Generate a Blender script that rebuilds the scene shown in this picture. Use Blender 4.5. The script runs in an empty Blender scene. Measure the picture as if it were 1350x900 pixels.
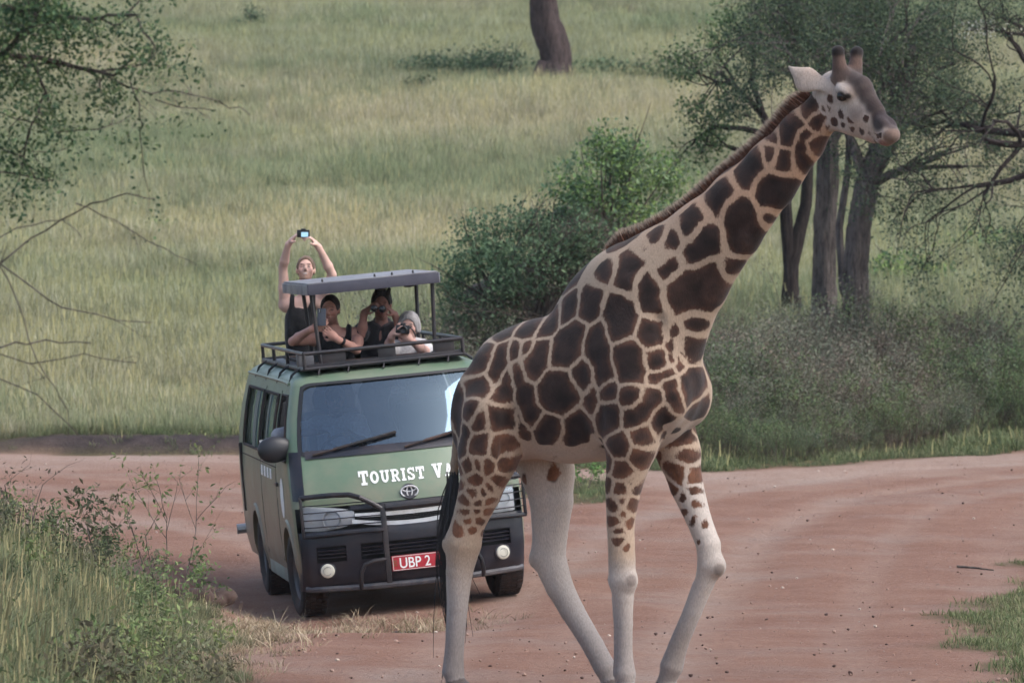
# Game drive: a giraffe crosses a murram road in front of a green tourist van.
import bpy, bmesh, math, random
import numpy as np
from mathutils import Vector, Matrix
from mathutils.bvhtree import BVHTree

random.seed(7)
RNG = np.random.default_rng(11)
scene = bpy.context.scene
C = scene.collection

# ------------------------------------------------------------------ camera
F, CX, HY, H = 6400.0, 675.0, 377.0, 2.5      # focal length in photo pixels, centre column, horizon row, eye height
cam_d = bpy.data.cameras.new("camera")
cam_d.sensor_width = 36.0
cam_d.lens = F / 1350.0 * 36.0
cam_d.shift_y = -(450.0 - HY) / 1350.0
cam_d.clip_start = 0.5
cam_d.clip_end = 2000.0
cam_d.dof.use_dof = True
cam_d.dof.focus_distance = 34.0
cam_d.dof.aperture_fstop = 6.3
cam = bpy.data.objects.new("camera", cam_d)
cam.location = (0, 0, H)
cam.rotation_euler = (math.radians(90), 0, 0)
C.objects.link(cam)
scene.camera = cam

# ------------------------------------------------------------------ sky and light (overcast)
SUN_EL, SUN_AZ = math.radians(50), math.radians(118)   # azimuth measured from +Y clockwise
world = bpy.data.worlds.new("World")
scene.world = world
world.use_nodes = True
nt = world.node_tree
bg = nt.nodes["Background"]
sky = nt.nodes.new("ShaderNodeTexSky")
sky.sky_type = 'NISHITA'
sky.sun_disc = False
sky.sun_elevation = SUN_EL
sky.sun_rotation = SUN_AZ
sky.air_density = 1.0
sky.dust_density = 3.0
hs = nt.nodes.new("ShaderNodeHueSaturation")
hs.inputs["Saturation"].default_value = 0.85            # cloud cover: little blue left
nt.links.new(sky.outputs[0], hs.inputs["Color"])
nt.links.new(hs.outputs[0], bg.inputs[0])
bg.inputs[1].default_value = 0.12
sun_d = bpy.data.lights.new("sun", 'SUN')
sun_d.energy = 0.9
sun_d.angle = math.radians(35)
sun_d.color = (1.0, 0.98, 0.97)
sun = bpy.data.objects.new("sun", sun_d)
sd = Vector((math.sin(SUN_AZ) * math.cos(SUN_EL), math.cos(SUN_AZ) * math.cos(SUN_EL), math.sin(SUN_EL)))
sun.rotation_euler = sd.to_track_quat('Z', 'Y').to_euler()
sun.location = (0, 0, 40)
C.objects.link(sun)
scene.view_settings.view_transform = 'Standard'
scene.view_settings.look = 'None'
scene.view_settings.gamma = 1.0
scene.view_settings.use_curve_mapping = False
scene.view_settings.exposure = 1.08
scene.render.engine = 'CYCLES'
scene.cycles.use_denoising = True
scene.cycles.max_bounces = 6
scene.cycles.diffuse_bounces = 3
scene.cycles.glossy_bounces = 3
scene.cycles.volume_bounces = 0
scene.cycles.use_adaptive_sampling = True
scene.cycles.adaptive_threshold = 0.03
scene.cycles.transparent_max_bounces = 12
scene.cycles.caustics_reflective = False
scene.cycles.caustics_refractive = False

# ------------------------------------------------------------------ helpers
def at(px, py, d):
    """Photo pixel and distance -> world point."""
    return Vector(((px - CX) / F * d, d, H + (HY - py) / F * d))

def srgb(r, g, b):
    f = lambda c: c / 12.92 if c <= 0.04045 else ((c + 0.055) / 1.055) ** 2.4
    return (f(r / 255), f(g / 255), f(b / 255), 1.0)

def tag(o, label=None, cat=None, group=None, kind=None):
    if label: o["label"] = label
    if cat: o["category"] = cat
    if group: o["group"] = group
    if kind: o["kind"] = kind
    return o

def empty(name, loc=(0, 0, 0), rot=(0, 0, 0), parent=None):
    o = bpy.data.objects.new(name, None)
    o.location, o.rotation_euler = loc, rot
    o.empty_display_size = 0.2
    C.objects.link(o)
    if parent: o.parent = parent
    return o

def link(name, me, mat=None, parent=None):
    o = bpy.data.objects.new(name, me)
    C.objects.link(o)
    if mat is not None and not me.materials: me.materials.append(mat)
    if parent is not None: o.parent = parent
    return o

def mesh_np(name, verts, faces, smooth=True):
    """verts (n,3); faces (m,k) array of equal-sized polygons or list of lists."""
    me = bpy.data.meshes.new(name)
    verts = np.asarray(verts, dtype=np.float32)
    if isinstance(faces, np.ndarray):
        m, k = faces.shape
        me.vertices.add(len(verts)); me.vertices.foreach_set("co", verts.ravel())
        me.loops.add(m * k); me.loops.foreach_set("vertex_index", faces.astype(np.int32).ravel())
        me.polygons.add(m)
        me.polygons.foreach_set("loop_start", np.arange(0, m * k, k, dtype=np.int32))
        me.update(calc_edges=True)
    else:
        me.from_pydata([tuple(v) for v in verts], [], faces)
        me.update()
    if smooth:
        me.polygons.foreach_set("use_smooth", np.ones(len(me.polygons), dtype=bool))
    return me

def set_col(me, cols, name="coat"):
    a = me.attributes.new(name, 'FLOAT_COLOR', 'POINT')
    c = np.ones((len(me.vertices), 4), dtype=np.float32)
    c[:, :3] = cols
    a.data.foreach_set("color", c.ravel())

def set_val(me, vals, name):
    a = me.attributes.new(name, 'FLOAT', 'POINT')
    a.data.foreach_set("value", np.asarray(vals, dtype=np.float32))

def ortho(d):
    d = Vector(d).normalized()
    u = d.orthogonal().normalized()
    return u, d.cross(u)

class MB:
    """Collects shapes of ONE part and links them as one mesh object."""
    def __init__(self): self.v, self.f = [], []
    def add(self, vs, fs):
        o = len(self.v); self.v += [tuple(x) for x in vs]; self.f += [[i + o for i in f] for f in fs]
        return self
    def box(self, c, s, rot=None, bev=0.0):
        bm = bmesh.new(); bmesh.ops.create_cube(bm, size=1.0)
        bmesh.ops.scale(bm, vec=s, verts=bm.verts)
        if bev > 0: bmesh.ops.bevel(bm, geom=bm.edges[:], offset=bev, segments=2, profile=0.6, affect='EDGES')
        M = Matrix.Translation(c) @ (rot.to_4x4() if rot else Matrix.Identity(4))
        bm.verts.index_update()
        vs = [M @ v.co for v in bm.verts]; fs = [[v.index for v in f.verts] for f in bm.faces]
        bm.free(); return self.add(vs, fs)
    def tube(self, pts, r, n=8, caps=True, flat=None):
        pts = [Vector(p) for p in pts]
        rs = r if isinstance(r, (list, tuple)) else [r] * len(pts)
        vs, fs = [], []
        u = None
        for i, p in enumerate(pts):
            d = (pts[min(i + 1, len(pts) - 1)] - pts[max(i - 1, 0)]).normalized()
            if u is None: u, w = ortho(d)
            else:
                u = (u - d * u.dot(d)).normalized(); w = d.cross(u)
            for k in range(n):
                a = 2 * math.pi * k / n
                vs.append(p + (u * math.cos(a) + w * math.sin(a)) * rs[i])
        for i in range(len(pts) - 1):
            for k in range(n):
                a, b = i * n + k, i * n + (k + 1) % n
                fs.append([a, b, b + n, a + n])
        if caps:
            fs.append(list(range(n))[::-1]); fs.append([(len(pts) - 1) * n + k for k in range(n)])
        return self.add(vs, fs)
    def lathe(self, prof, axis_o, axis_d, n=24, closed=True):
        """prof: list of (radius, height along axis)."""
        d = Vector(axis_d).normalized(); u, w = ortho(d); o = Vector(axis_o)
        vs, fs = [], []
        for r, h in prof:
            for k in range(n):
                a = 2 * math.pi * k / n
                vs.append(o + d * h + (u * math.cos(a) + w * math.sin(a)) * r)
        for i in range(len(prof) - 1):
            for k in range(n):
                a, b = i * n + k, i * n + (k + 1) % n
                fs.append([a, b, b + n, a + n])
        if closed:
            fs.append(list(range(n))[::-1]); fs.append([(len(prof) - 1) * n + k for k in range(n)])
        return self.add(vs, fs)
    def grid(self, rows, close_u=False):
        """rows: list of equal-length lists of points -> quads."""
        n = len(rows[0]); vs = [p for r in rows for p in r]; fs = []
        for i in range(len(rows) - 1):
            for k in range(n if close_u else n - 1):
                a, b = i * n + k, i * n + (k + 1) % n
                fs.append([a, b, b + n, a + n])
        return self.add(vs, fs)
    def build(self, name, mat, parent=None, smooth=True, sharp=35):
        me = bpy.data.meshes.new(name)
        me.from_pydata(self.v, [], self.f); me.validate(); me.update()
        bm = bmesh.new(); bm.from_mesh(me)
        bmesh.ops.recalc_face_normals(bm, faces=bm.faces); bm.to_mesh(me); bm.free()
        if smooth:
            me.polygons.foreach_set("use_smooth", np.ones(len(me.polygons), dtype=bool))
            me.set_sharp_from_angle(angle=math.radians(sharp))
        return link(name, me, mat, parent)

# ------------------------------------------------------------------ materials
def nodes_of(name):
    m = bpy.data.materials.new(name); m.use_nodes = True
    n = m.node_tree.nodes; b = n["Principled BSDF"]
    return m, m.node_tree, n, b

def pmat(name, col, rough=0.5, metal=0.0, bump=0.0, bscale=60.0, var=0.0, vscale=4.0, dirt=None, coat=0.0, spec=0.5, dirt_amt=0.35, dscale=3.0, splash=None):
    """Painted / plain surface: colour, mottling, optional dust patches, fine relief."""
    m, t, n, b = nodes_of(name)
    L = t.links.new
    col = tuple(col[:3]) + (1.0,)
    tc = n.new("ShaderNodeTexCoord")
    src = None
    b.inputs["Base Color"].default_value = col
    b.inputs["Roughness"].default_value = rough
    b.inputs["Metallic"].default_value = metal
    b.inputs["Specular IOR Level"].default_value = spec
    if coat: b.inputs["Coat Weight"].default_value = coat; b.inputs["Coat Roughness"].default_value = 0.12
    if var > 0 or dirt is not None:
        nz = n.new("ShaderNodeTexNoise"); nz.inputs["Scale"].default_value = vscale; nz.inputs["Detail"].default_value = 6
        L(tc.outputs["Object"], nz.inputs["Vector"])
        mx = n.new("ShaderNodeMix"); mx.data_type = 'RGBA'
        mx.inputs["A"].default_value = tuple(c * (1 - var) for c in col[:3]) + (1,)
        mx.inputs["B"].default_value = tuple(min(1, c * (1 + var)) for c in col[:3]) + (1,)
        L(nz.outputs["Fac"], mx.inputs["Factor"])
        src = mx.outputs["Result"]
        if dirt is not None:
            n2 = n.new("ShaderNodeTexNoise"); n2.inputs["Scale"].default_value = dscale; n2.inputs["Detail"].default_value = 8
            n2.inputs["Roughness"].default_value = 0.7
            L(tc.outputs["Object"], n2.inputs["Vector"])
            mr = n.new("ShaderNodeMapRange"); mr.inputs[1].default_value = 0.42; mr.inputs[2].default_value = 0.72; mr.inputs[3].default_value = 0.0; mr.inputs[4].default_value = dirt_amt
            L(n2.outputs["Fac"], mr.inputs["Value"])
            m2 = n.new("ShaderNodeMix"); m2.data_type = 'RGBA'
            L(mr.outputs[0], m2.inputs["Factor"]); L(src, m2.inputs["A"]); m2.inputs["B"].default_value = tuple(dirt[:3]) + (1,)
            src = m2.outputs["Result"]
            if splash is not None:      # road dust thrown up on the lower panels
                sx = n.new("ShaderNodeSeparateXYZ"); L(tc.outputs["Object"], sx.inputs[0]); ms = n.new("ShaderNodeMath"); ms.operation = 'MULTIPLY_ADD'; L(n2.outputs["Fac"], ms.inputs[0]); ms.inputs[1].default_value = -.9; L(sx.outputs["Z"], ms.inputs[2])
                mz = n.new("ShaderNodeMapRange"); mz.inputs[1].default_value = .75; mz.inputs[2].default_value = -.25; mz.inputs[3].default_value = 0.; mz.inputs[4].default_value = .75; L(ms.outputs[0], mz.inputs["Value"])
                m4 = n.new("ShaderNodeMix"); m4.data_type = 'RGBA'; L(mz.outputs[0], m4.inputs["Factor"]); L(src, m4.inputs["A"]); m4.inputs["B"].default_value = tuple(splash[:3]) + (1,); src = m4.outputs["Result"]
            ra = n.new("ShaderNodeMapRange"); ra.inputs[1].default_value = 0; ra.inputs[2].default_value = 1; ra.inputs[3].default_value = rough; ra.inputs[4].default_value = min(1, rough + 0.5)
            L(mr.outputs[0], ra.inputs["Value"]); L(ra.outputs[0], b.inputs["Roughness"])
        L(src, b.inputs["Base Color"])
    if bump > 0:
        n3 = n.new("ShaderNodeTexNoise"); n3.inputs["Scale"].default_value = bscale; n3.inputs["Detail"].default_value = 5
        L(tc.outputs["Object"], n3.inputs["Vector"])
        bp = n.new("ShaderNodeBump"); bp.inputs["Strength"].default_value = bump; bp.inputs["Distance"].default_value = 0.01
        L(n3.outputs["Fac"], bp.inputs["Height"]); L(bp.outputs[0], b.inputs["Normal"])
    return m

def attr_mat(name, rough=0.85, bump=0.3, bscale=(120, 120, 40), attr="coat", sheen=0.15, sub=0.0, mott=0.18):
    """Skin, fur and cloth: the colour lives on the mesh's points; fine mottling and relief on top."""
    m, t, n, b = nodes_of(name); L = t.links.new
    a = n.new("ShaderNodeAttribute"); a.attribute_name = attr
    tc = n.new("ShaderNodeTexCoord"); mp = n.new("ShaderNodeMapping"); mp.inputs["Scale"].default_value = bscale
    L(tc.outputs["Object"], mp.inputs["Vector"])
    nz = n.new("ShaderNodeTexNoise"); nz.inputs["Scale"].default_value = 1.0; nz.inputs["Detail"].default_value = 4
    L(mp.outputs[0], nz.inputs["Vector"])
    mr = n.new("ShaderNodeMapRange"); mr.inputs[1].default_value = 0.25; mr.inputs[2].default_value = 0.75; mr.inputs[3].default_value = 1 - mott; mr.inputs[4].default_value = 1 + mott
    L(nz.outputs["Fac"], mr.inputs["Value"])
    vm = n.new("ShaderNodeVectorMath"); vm.operation = 'SCALE'
    L(a.outputs["Color"], vm.inputs[0]); L(mr.outputs[0], vm.inputs["Scale"]); L(vm.outputs[0], b.inputs["Base Color"])
    b.inputs["Roughness"].default_value = rough
    b.inputs["Specular IOR Level"].default_value = 0.3
    b.inputs["Sheen Weight"].default_value = sheen
    if sub:
        b.inputs["Subsurface Weight"].default_value = sub; b.inputs["Subsurface Radius"].default_value = (0.012, 0.005, 0.003); b.inputs["Subsurface Scale"].default_value = 1.0
    bp = n.new("ShaderNodeBump"); bp.inputs["Strength"].default_value = bump; bp.inputs["Distance"].default_value = 0.006
    L(nz.outputs["Fac"], bp.inputs["Height"]); L(bp.outputs[0], b.inputs["Normal"])
    return m

# ------------------------------------------------------------------ smooth solids (bodies): blended tapered limbs -> one closed surface
def _roundcone(P, a, b, r1, r2):
    ba = b - a; l2 = float(ba @ ba); rr = r1 - r2; a2 = l2 - rr * rr
    if a2 <= 1e-9:
        c, r = (a, r1) if r1 > r2 else (b, r2)
        return np.linalg.norm(P - c, axis=-1) - r
    il2 = 1.0 / l2
    pa = P - a; y = pa @ ba; z = y - l2
    q = pa * l2 - y[..., None] * ba
    x2 = np.einsum('...i,...i->...', q, q); y2 = y * y * l2; z2 = z * z * l2
    k = np.sign(rr) * rr * rr * x2
    res = (np.sqrt(np.maximum(x2 * a2 * il2, 0)) + y * rr) * il2 - r1
    m1 = np.sign(z) * a2 * z2 > k
    res = np.where(m1, np.sqrt(x2 + z2) * il2 - r2, res)
    m2 = (~m1) & (np.sign(y) * a2 * y2 < k)
    return np.where(m2, np.sqrt(x2 + y2) * il2 - r1, res)

class Solid:
    """List of primitives: cones (a,b,ra,rb) and ellipsoids, with per-primitive blend and flattening."""
    def __init__(self): self.p = []
    def cone(self, a, b, ra, rb, k=0.03, flat=None, sub=False, reg=0):
        self.p.append(dict(t='c', a=np.array(a, float), b=np.array(b, float), ra=ra, rb=rb, k=k, flat=flat, sub=sub, reg=reg)); return self
    def chain(self, pts, k=0.03, flat=None, reg=0):
        for (a, ra), (b, rb) in zip(pts[:-1], pts[1:]): self.cone(a, b, ra, rb, k, flat, False, reg)
        return self
    def ell(self, c, r, k=0.03, rot=None, sub=False, reg=0):
        R = np.array(rot.to_matrix() if hasattr(rot, 'to_matrix') else rot) if rot is not None else np.eye(3)
        self.p.append(dict(t='e', c=np.array(c, float), r=np.array(r, float), R=R, k=k, sub=sub, reg=reg)); return self
    @staticmethod
    def bbox(p):
        if p['t'] == 'c':
            r = max(p['ra'], p['rb'])
            return np.minimum(p['a'], p['b']) - r, np.maximum(p['a'], p['b']) + r
        e = np.sqrt(((p['R'] * p['r']) ** 2).sum(1)); return p['c'] - e, p['c'] + e
    @staticmethod
    def dist(p, P):
        if p['t'] == 'c':
            a, b = p['a'], p['b']
            if p['flat'] is not None:
                nv, f = p['flat']; nv = np.array(nv, float); nv /= np.linalg.norm(nv)
                Q = P - a; s = Q @ nv; Q = Q + ((f - 1) * s)[..., None] * nv
                bb = b - a; bb = bb + (f - 1) * (bb @ nv) * nv
                return _roundcone(Q, np.zeros(3), bb, p['ra'], p['rb']) / math.sqrt(f)
            return _roundcone(P, a, b, p['ra'], p['rb'])
        q = (P - p['c']) @ p['R']
        k0 = np.sqrt(((q / p['r']) ** 2).sum(-1)); k1 = np.sqrt(((q / p['r'] ** 2) ** 2).sum(-1))
        return k0 * (k0 - 1.0) / np.maximum(k1, 1e-9)
    def mesh(self, h, smooth=1):
        bbs = [self.bbox(p) for p in self.p if not p['sub']]
        lo = np.min([b[0] for b in bbs], 0) - 3 * h; hi = np.max([b[1] for b in bbs], 0) + 3 * h
        n = np.ceil((hi - lo) / h).astype(int) + 1
        D = np.full(n, 0.6, dtype=np.float32)
        for p in self.p:
            b0, b1 = self.bbox(p); m = p['k'] + 4 * h
            i0 = np.clip(np.floor((b0 - m - lo) / h).astype(int), 0, n - 1); i1 = np.clip(np.ceil((b1 + m - lo) / h).astype(int) + 1, 1, n)
            ax = [lo[i] + h * np.arange(i0[i], i1[i]) for i in range(3)]
            if min(len(a) for a in ax) == 0: continue
            P = np.stack(np.meshgrid(*ax, indexing='ij'), -1)
            d = self.dist(p, P).astype(np.float32)
            s = tuple(slice(i0[i], i1[i]) for i in range(3)); o = D[s]; k = max(p['k'], 1e-5)
            if p['sub']:
                d = -d; hh = np.maximum(k - np.abs(o - d), 0) / k; D[s] = np.maximum(o, d) + hh * hh * k * 0.25
            else:
                hh = np.maximum(k - np.abs(o - d), 0) / k; D[s] = np.minimum(o, d) - hh * hh * k * 0.25
        V, Q = surface_nets(D, lo, h)
        for _ in range(smooth): V = lap(V, Q, 0.5)
        return V, Q
    def nearest_reg(self, V):
        best = np.full(len(V), 9e9); reg = np.zeros(len(V), int)
        for p in self.p:
            if p['sub']: continue
            d = self.dist(p, V); m = d < best; best[m] = d[m]; reg[m] = p['reg']
        return reg

def lap(V, Q, w):
    S = np.zeros_like(V); N = np.zeros(len(V))
    for i in range(4):
        a, b = Q[:, i], Q[:, (i + 1) % 4]
        for c in range(3):
            S[:, c] += np.bincount(a, V[b, c], len(V)) + np.bincount(b, V[a, c], len(V))
        N += np.bincount(a, minlength=len(V)) + np.bincount(b, minlength=len(V))
    return V * (1 - w) + w * S / np.maximum(N, 1)[:, None]

def surface_nets(D, lo, h):
    ins = D < 0
    c = np.zeros(tuple(s - 1 for s in D.shape), np.int8)
    off = [(i, j, k) for i in (0, 1) for j in (0, 1) for k in (0, 1)]
    sl = lambda o: tuple(slice(o[a], D.shape[a] - 1 + o[a]) for a in range(3))
    for o in off: c += ins[sl(o)]
    act = (c > 0) & (c < 8)
    idx = np.full(c.shape, -1, np.int64); cells = np.argwhere(act); idx[act] = np.arange(len(cells))
    acc = np.zeros((len(cells), 3)); cnt = np.zeros(len(cells))
    for o in off:
        for a in range(3):
            if o[a]: continue
            o2 = list(o); o2[a] = 1
            v0 = D[tuple((cells + o).T)]; v1 = D[tuple((cells + o2).T)]
            m = (v0 < 0) != (v1 < 0)
            t = np.where(m, v0 / np.where(m, v0 - v1, 1), 0)
            p = np.tile(np.array(o, float), (len(cells), 1)); p[:, a] = t
            acc[m] += p[m]; cnt[m] += 1
    V = (cells + acc / cnt[:, None]) * h + lo
    faces = []
    for a in range(3):
        b, d = (a + 1) % 3, (a + 2) % 3
        s0 = [slice(None)] * 3; s1 = [slice(None)] * 3; s0[a] = slice(0, -1); s1[a] = slice(1, None)
        diff = ins[tuple(s0)] != ins[tuple(s1)]
        e = np.argwhere(diff); e = e[(e[:, b] > 0) & (e[:, d] > 0) & (e[:, b] < c.shape[b]) & (e[:, d] < c.shape[d])]
        flip = ins[tuple(e.T)]
        q = []
        for (db, dd) in ((1, 1), (0, 1), (0, 0), (1, 0)):
            x = e.copy(); x[:, b] -= db; x[:, d] -= dd; q.append(idx[tuple(x.T)])
        q = np.stack(q, 1); q[~flip] = q[~flip][:, ::-1]; faces.append(q)
    Q = np.concatenate(faces); Q = Q[(Q >= 0).all(1)]
    return V, Q

def vnoise(P, scale, seed=0):
    """Cheap smooth 3-D noise in [-1,1] from rotated sines."""
    r = np.random.default_rng(seed); out = np.zeros(len(P))
    for i in range(7):
        d = r.normal(size=3); d /= np.linalg.norm(d)
        out += np.sin((P @ d) * scale * (0.6 + 1.1 * r.random()) + r.random() * 6.28 + 1.7 * np.sin((P @ r.normal(size=3)) * scale * 0.5))
    return out / 4.0

def smoothstep(a, b, x):
    t = np.clip((x - a) / (b - a), 0, 1); return t * t * (3 - 2 * t)

# ------------------------------------------------------------------ tourist van
VD = 40.0
VAN_LOC = (-.742, VD, -.172)
VAN_ROT = (math.radians(0.6), math.radians(-5.6), math.radians(8.8))
VAN_M = Matrix.Translation(VAN_LOC) @ (Matrix.Rotation(VAN_ROT[2], 4, 'Z') @ Matrix.Rotation(VAN_ROT[1], 4, 'Y') @ Matrix.Rotation(VAN_ROT[0], 4, 'X'))
def van_at(px, py, yl):
    """Photo pixel -> point of the van's own frame on its plane y = yl (x to its left side, y rearwards, z up)."""
    Mi = VAN_M.inverted(); o = Mi @ Vector((0, 0, H)); p = Mi @ at(px, py, 40.0); d = p - o
    return o + d * ((yl - o.y) / d.y)


# ------------------------------------------------------------------ terrain
_vy = VAN_ROT[2]
def road_left(y):   # left verge of the track (x)
    return np.interp(y, [0, 20, 28, 33, 37, 40, 43, 46, 50, 61], [-1.7, -1.75, -1.8, -2.05, -2.35, -2.9, -4.2, -7.5, -30, -60])
def terrain(x, y):
    x = np.asarray(x, float); y = np.asarray(y, float)
    z = np.interp(y, [-50, 0, 33, 40, 48, 60, 62.5, 66, 150, 400], [0, 0, 0, -.10, .05, .33, .36, .62, 11.3, 36])
    P = np.stack([x, y, np.zeros_like(x)], -1).reshape(-1, 3)
    n1 = vnoise(P, .5, 41).reshape(x.shape); n2 = vnoise(P, 1.9, 42).reshape(x.shape); n3 = vnoise(P, .13, 43).reshape(x.shape); n4 = vnoise(P, 7.0, 44).reshape(x.shape)
    hill = smoothstep(63, 70, y)
    z = z + hill * (.22 * n3 * smoothstep(66, 90, y) * 2 + .08 * n1)
    # earth bank along the far left verge
    bank = smoothstep(62.0, 62.5, y + .25 * n2) * (1 - smoothstep(-3.3, -2.0, x)) * smoothstep(-8.5, -5.5, x) * (1 - smoothstep(64, 69, y))
    z = z + .20 * bank
    # grassy mound left of the track
    e = road_left(y)
    m = smoothstep(0.05, 2.1, e - x) * (1 - smoothstep(38, 43.5, y)) * (1 + .15 * n2)
    z = z + .62 * m
    rd = (1 - hill)
    z = z + rd * (.010 * n2 + .006 * n4) * smoothstep(18, 24, y)
    # berm of pushed-up soil at the left wheel track
    z = z + .06 * np.exp(-((x + 2.45) / .25) ** 2 - ((y - 37.0) / 2.2) ** 2) * (1 + .5 * n4)
    # wheel ruts where the van stands
    dx, dy = x - VAN_LOC[0], y - VAN_LOC[1]; c, s = math.cos(_vy), math.sin(_vy)
    xl, yl = dx * c + dy * s, -dx * s + dy * c
    pl = VAN_LOC[2] - math.tan(VAN_ROT[1]) * xl + math.tan(VAN_ROT[0]) * yl - .012
    w = smoothstep(1.9, 1.05, np.abs(xl)) * smoothstep(-4.5, -1.2, yl) * smoothstep(6.5, 4.2, yl)
    z = z * (1 - w) + (pl + .006 * n4) * w
    return z

def far_edge(x):    # far verge of the road: bulges towards the giraffe, swings back to the right
    return np.interp(x, [-60, -3, -1, 1, 2.4, 4, 6.5, 10, 60], [61.9, 61.9, 60.2, 58.4, 57.9, 59.2, 62.4, 64, 64])
def road_mask(x, y):
    x = np.asarray(x, float); y = np.asarray(y, float)
    P = np.stack([x, y, np.zeros_like(x)], -1).reshape(-1, 3); n = vnoise(P, 2.2, 51).reshape(x.shape) * .22 + vnoise(P, 6, 52).reshape(x.shape) * .08
    m = smoothstep(-.12, .3, x - road_left(y) + n) * smoothstep(.35, -.35, y - far_edge(x) + n * 1.6)
    rx = np.interp(y, [0, 24, 29, 32, 35, 38, 41, 44.5, 46, 60], [2.6, 2.9, 3.15, 3.1, 3.05, 3.45, 4.1, 5.0, 9.5, 60])   # grass verge on the right
    m = m * smoothstep(.35, -.25, x - rx + n * 1.6)
    isl = np.exp(-((x - .75) / .75) ** 2 - ((y - 54.5) / 2.4) ** 2)                                                       # grass island behind the giraffe
    return m * (1 - smoothstep(.35, .6, isl + n * .4))

def build_ground():
    xs = np.concatenate([np.linspace(-140, -12, 26), np.arange(-10, 10.01, .11), np.linspace(12, 140, 26)])
    ys = np.concatenate([np.linspace(-40, 17, 20), np.arange(18, 67, .13), np.linspace(67.5, 170, 130), np.linspace(175, 400, 30)])
    X, Y = np.meshgrid(xs, ys); Z = terrain(X, Y); RM = road_mask(X, Y)
    nx, ny = len(xs), len(ys)
    V = np.stack([X, Y, Z], -1).reshape(-1, 3); rm = RM.ravel()
    i = np.arange(ny - 1)[:, None] * nx + np.arange(nx - 1)[None]; Q = np.stack([i, i + 1, i + 1 + nx, i + nx], -1).reshape(-1, 4)
    # tyre-worn streaks: bands following the bend to the right and the way the van came
    def lanes(yk, xk, offs):
        y = V[:, 1]; xc = np.interp(y, yk, xk); sl = np.gradient(np.interp(np.linspace(0, 80, 400), yk, xk), .2005); sl = np.interp(y, np.linspace(0, 80, 400), np.convolve(sl, np.ones(15) / 15, 'same'))
        u = (V[:, 0] - xc) / np.sqrt(1 + sl ** 2) + .12 * vnoise(V * [1, 1, 0], .7, 61); return sum(a * np.exp(-((u - o) / w) ** 2) for o, w, a in offs)
    t1 = lanes([0, 30, 36, 43, 50, 55, 58.5, 61, 80], [0, .1, .6, 1.2, 2.15, 3.6, 6.1, 11, 40], ((-.95, .30, .9), (.65, .32, 1), (1.9, .22, .6), (-2.2, .25, .6), (-.1, .2, .35), (3.0, .35, .6), (-3.2, .3, .5)))
    t2 = lanes([0, 40, 46, 51, 56, 59, 61, 80], [-.8, -.8, -1.5, -3.2, -7, -12, -20, -60], ((-.78, .30, 1), (.78, .30, 1), (2.2, .3, .7), (3.6, .3, .6)))
    wl = smoothstep(-.5, -2.6, V[:, 0]) * smoothstep(40, 46, V[:, 1])
    tr = np.clip(t1 * (1 - wl) + t2 * wl, 0, 1)
    bank = smoothstep(61.9, 62.3, V[:, 1] + .25 * vnoise(V * [1, 1, 0], 1.9, 42)) * (1 - smoothstep(62.6, 63.2, V[:, 1])) * (1 - smoothstep(-3.2, -2.2, V[:, 0])) * smoothstep(-8.5, -5.5, V[:, 0])
    fe = V[:, 1] - far_edge(V[:, 0]); pale = smoothstep(-4.5, -1.0, fe) * smoothstep(.4, -.2, fe)
    m, t, n, b = nodes_of("murram_and_soil"); L = t.links.new
    A = lambda nm: (lambda a: (setattr(a, 'attribute_name', nm), a)[1])(n.new("ShaderNodeAttribute")).outputs["Fac"]
    geo = n.new("ShaderNodeNewGeometry")
    def noise(sc, det=6, rough=.6, vec=None):
        q = n.new("ShaderNodeTexNoise"); q.inputs["Scale"].default_value = sc; q.inputs["Detail"].default_value = det; q.inputs["Roughness"].default_value = rough
        L(vec or geo.outputs["Position"], q.inputs["Vector"]); return q.outputs["Fac"]
    def rng(v, a, b_, c=0., d=1.):
        q = n.new("ShaderNodeMapRange"); q.inputs[1].default_value = a; q.inputs[2].default_value = b_; q.inputs[3].default_value = c; q.inputs[4].default_value = d; L(v, q.inputs["Value"]); return q.outputs[0]
    def mix(f, a, b_):
        q = n.new("ShaderNodeMix"); q.data_type = 'RGBA'
        if isinstance(f, float): q.inputs["Factor"].default_value = f
        else: L(f, q.inputs["Factor"])
        for k, v in (("A", a), ("B", b_)):
            if isinstance(v, tuple): q.inputs[k].default_value = v
            else: L(v, q.inputs[k])
        return q.outputs["Result"]
    def mul(a, b_):
        q = n.new("ShaderNodeMath"); q.operation = 'MULTIPLY'; L(a, q.inputs[0])
        if isinstance(b_, float): q.inputs[1].default_value = b_
        else: L(b_, q.inputs[1])
        return q.outputs[0]
    red, red2, pink, grey = srgb(160, 125, 107), srgb(142, 104, 87), srgb(188, 168, 153), srgb(165, 151, 141)
    dirt = mix(rng(noise(.9, 6), .35, .65), red, red2)
    dirt = mix(mul(rng(A("track"), .2, 1.1, 0., .62), rng(noise(3.0, 7), .25, .7, .2, 1.)), dirt, pink)
    dirt = mix(rng(noise(.5, 5), .5, .68, 0., .45), dirt, grey)
    dirt = mix(mul(A("pale"), .45), dirt, srgb(196, 178, 164))
    dirt = mix(rng(noise(6, 8, .75), .5, .7, 0., .5), dirt, red2)
    dirt = mix(rng(noise(19, 8, .8), .5, .66, 0., .6), dirt, srgb(116, 86, 76))
    dirt = mix(rng(noise(24, 8, .8), .54, .7, 0., .55), dirt, srgb(192, 174, 160))
    dirt = mix(rng(noise(38, 6, .8), .60, .72, 0., .6), dirt, srgb(206, 184, 168))
    dirt = mix(rng(noise(30, 6, .8), .62, .74, 0., .55), dirt, srgb(88, 66, 60))
    soil = mix(rng(noise(3, 6), .3, .7), srgb(92, 84, 60), srgb(118, 108, 74))
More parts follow.
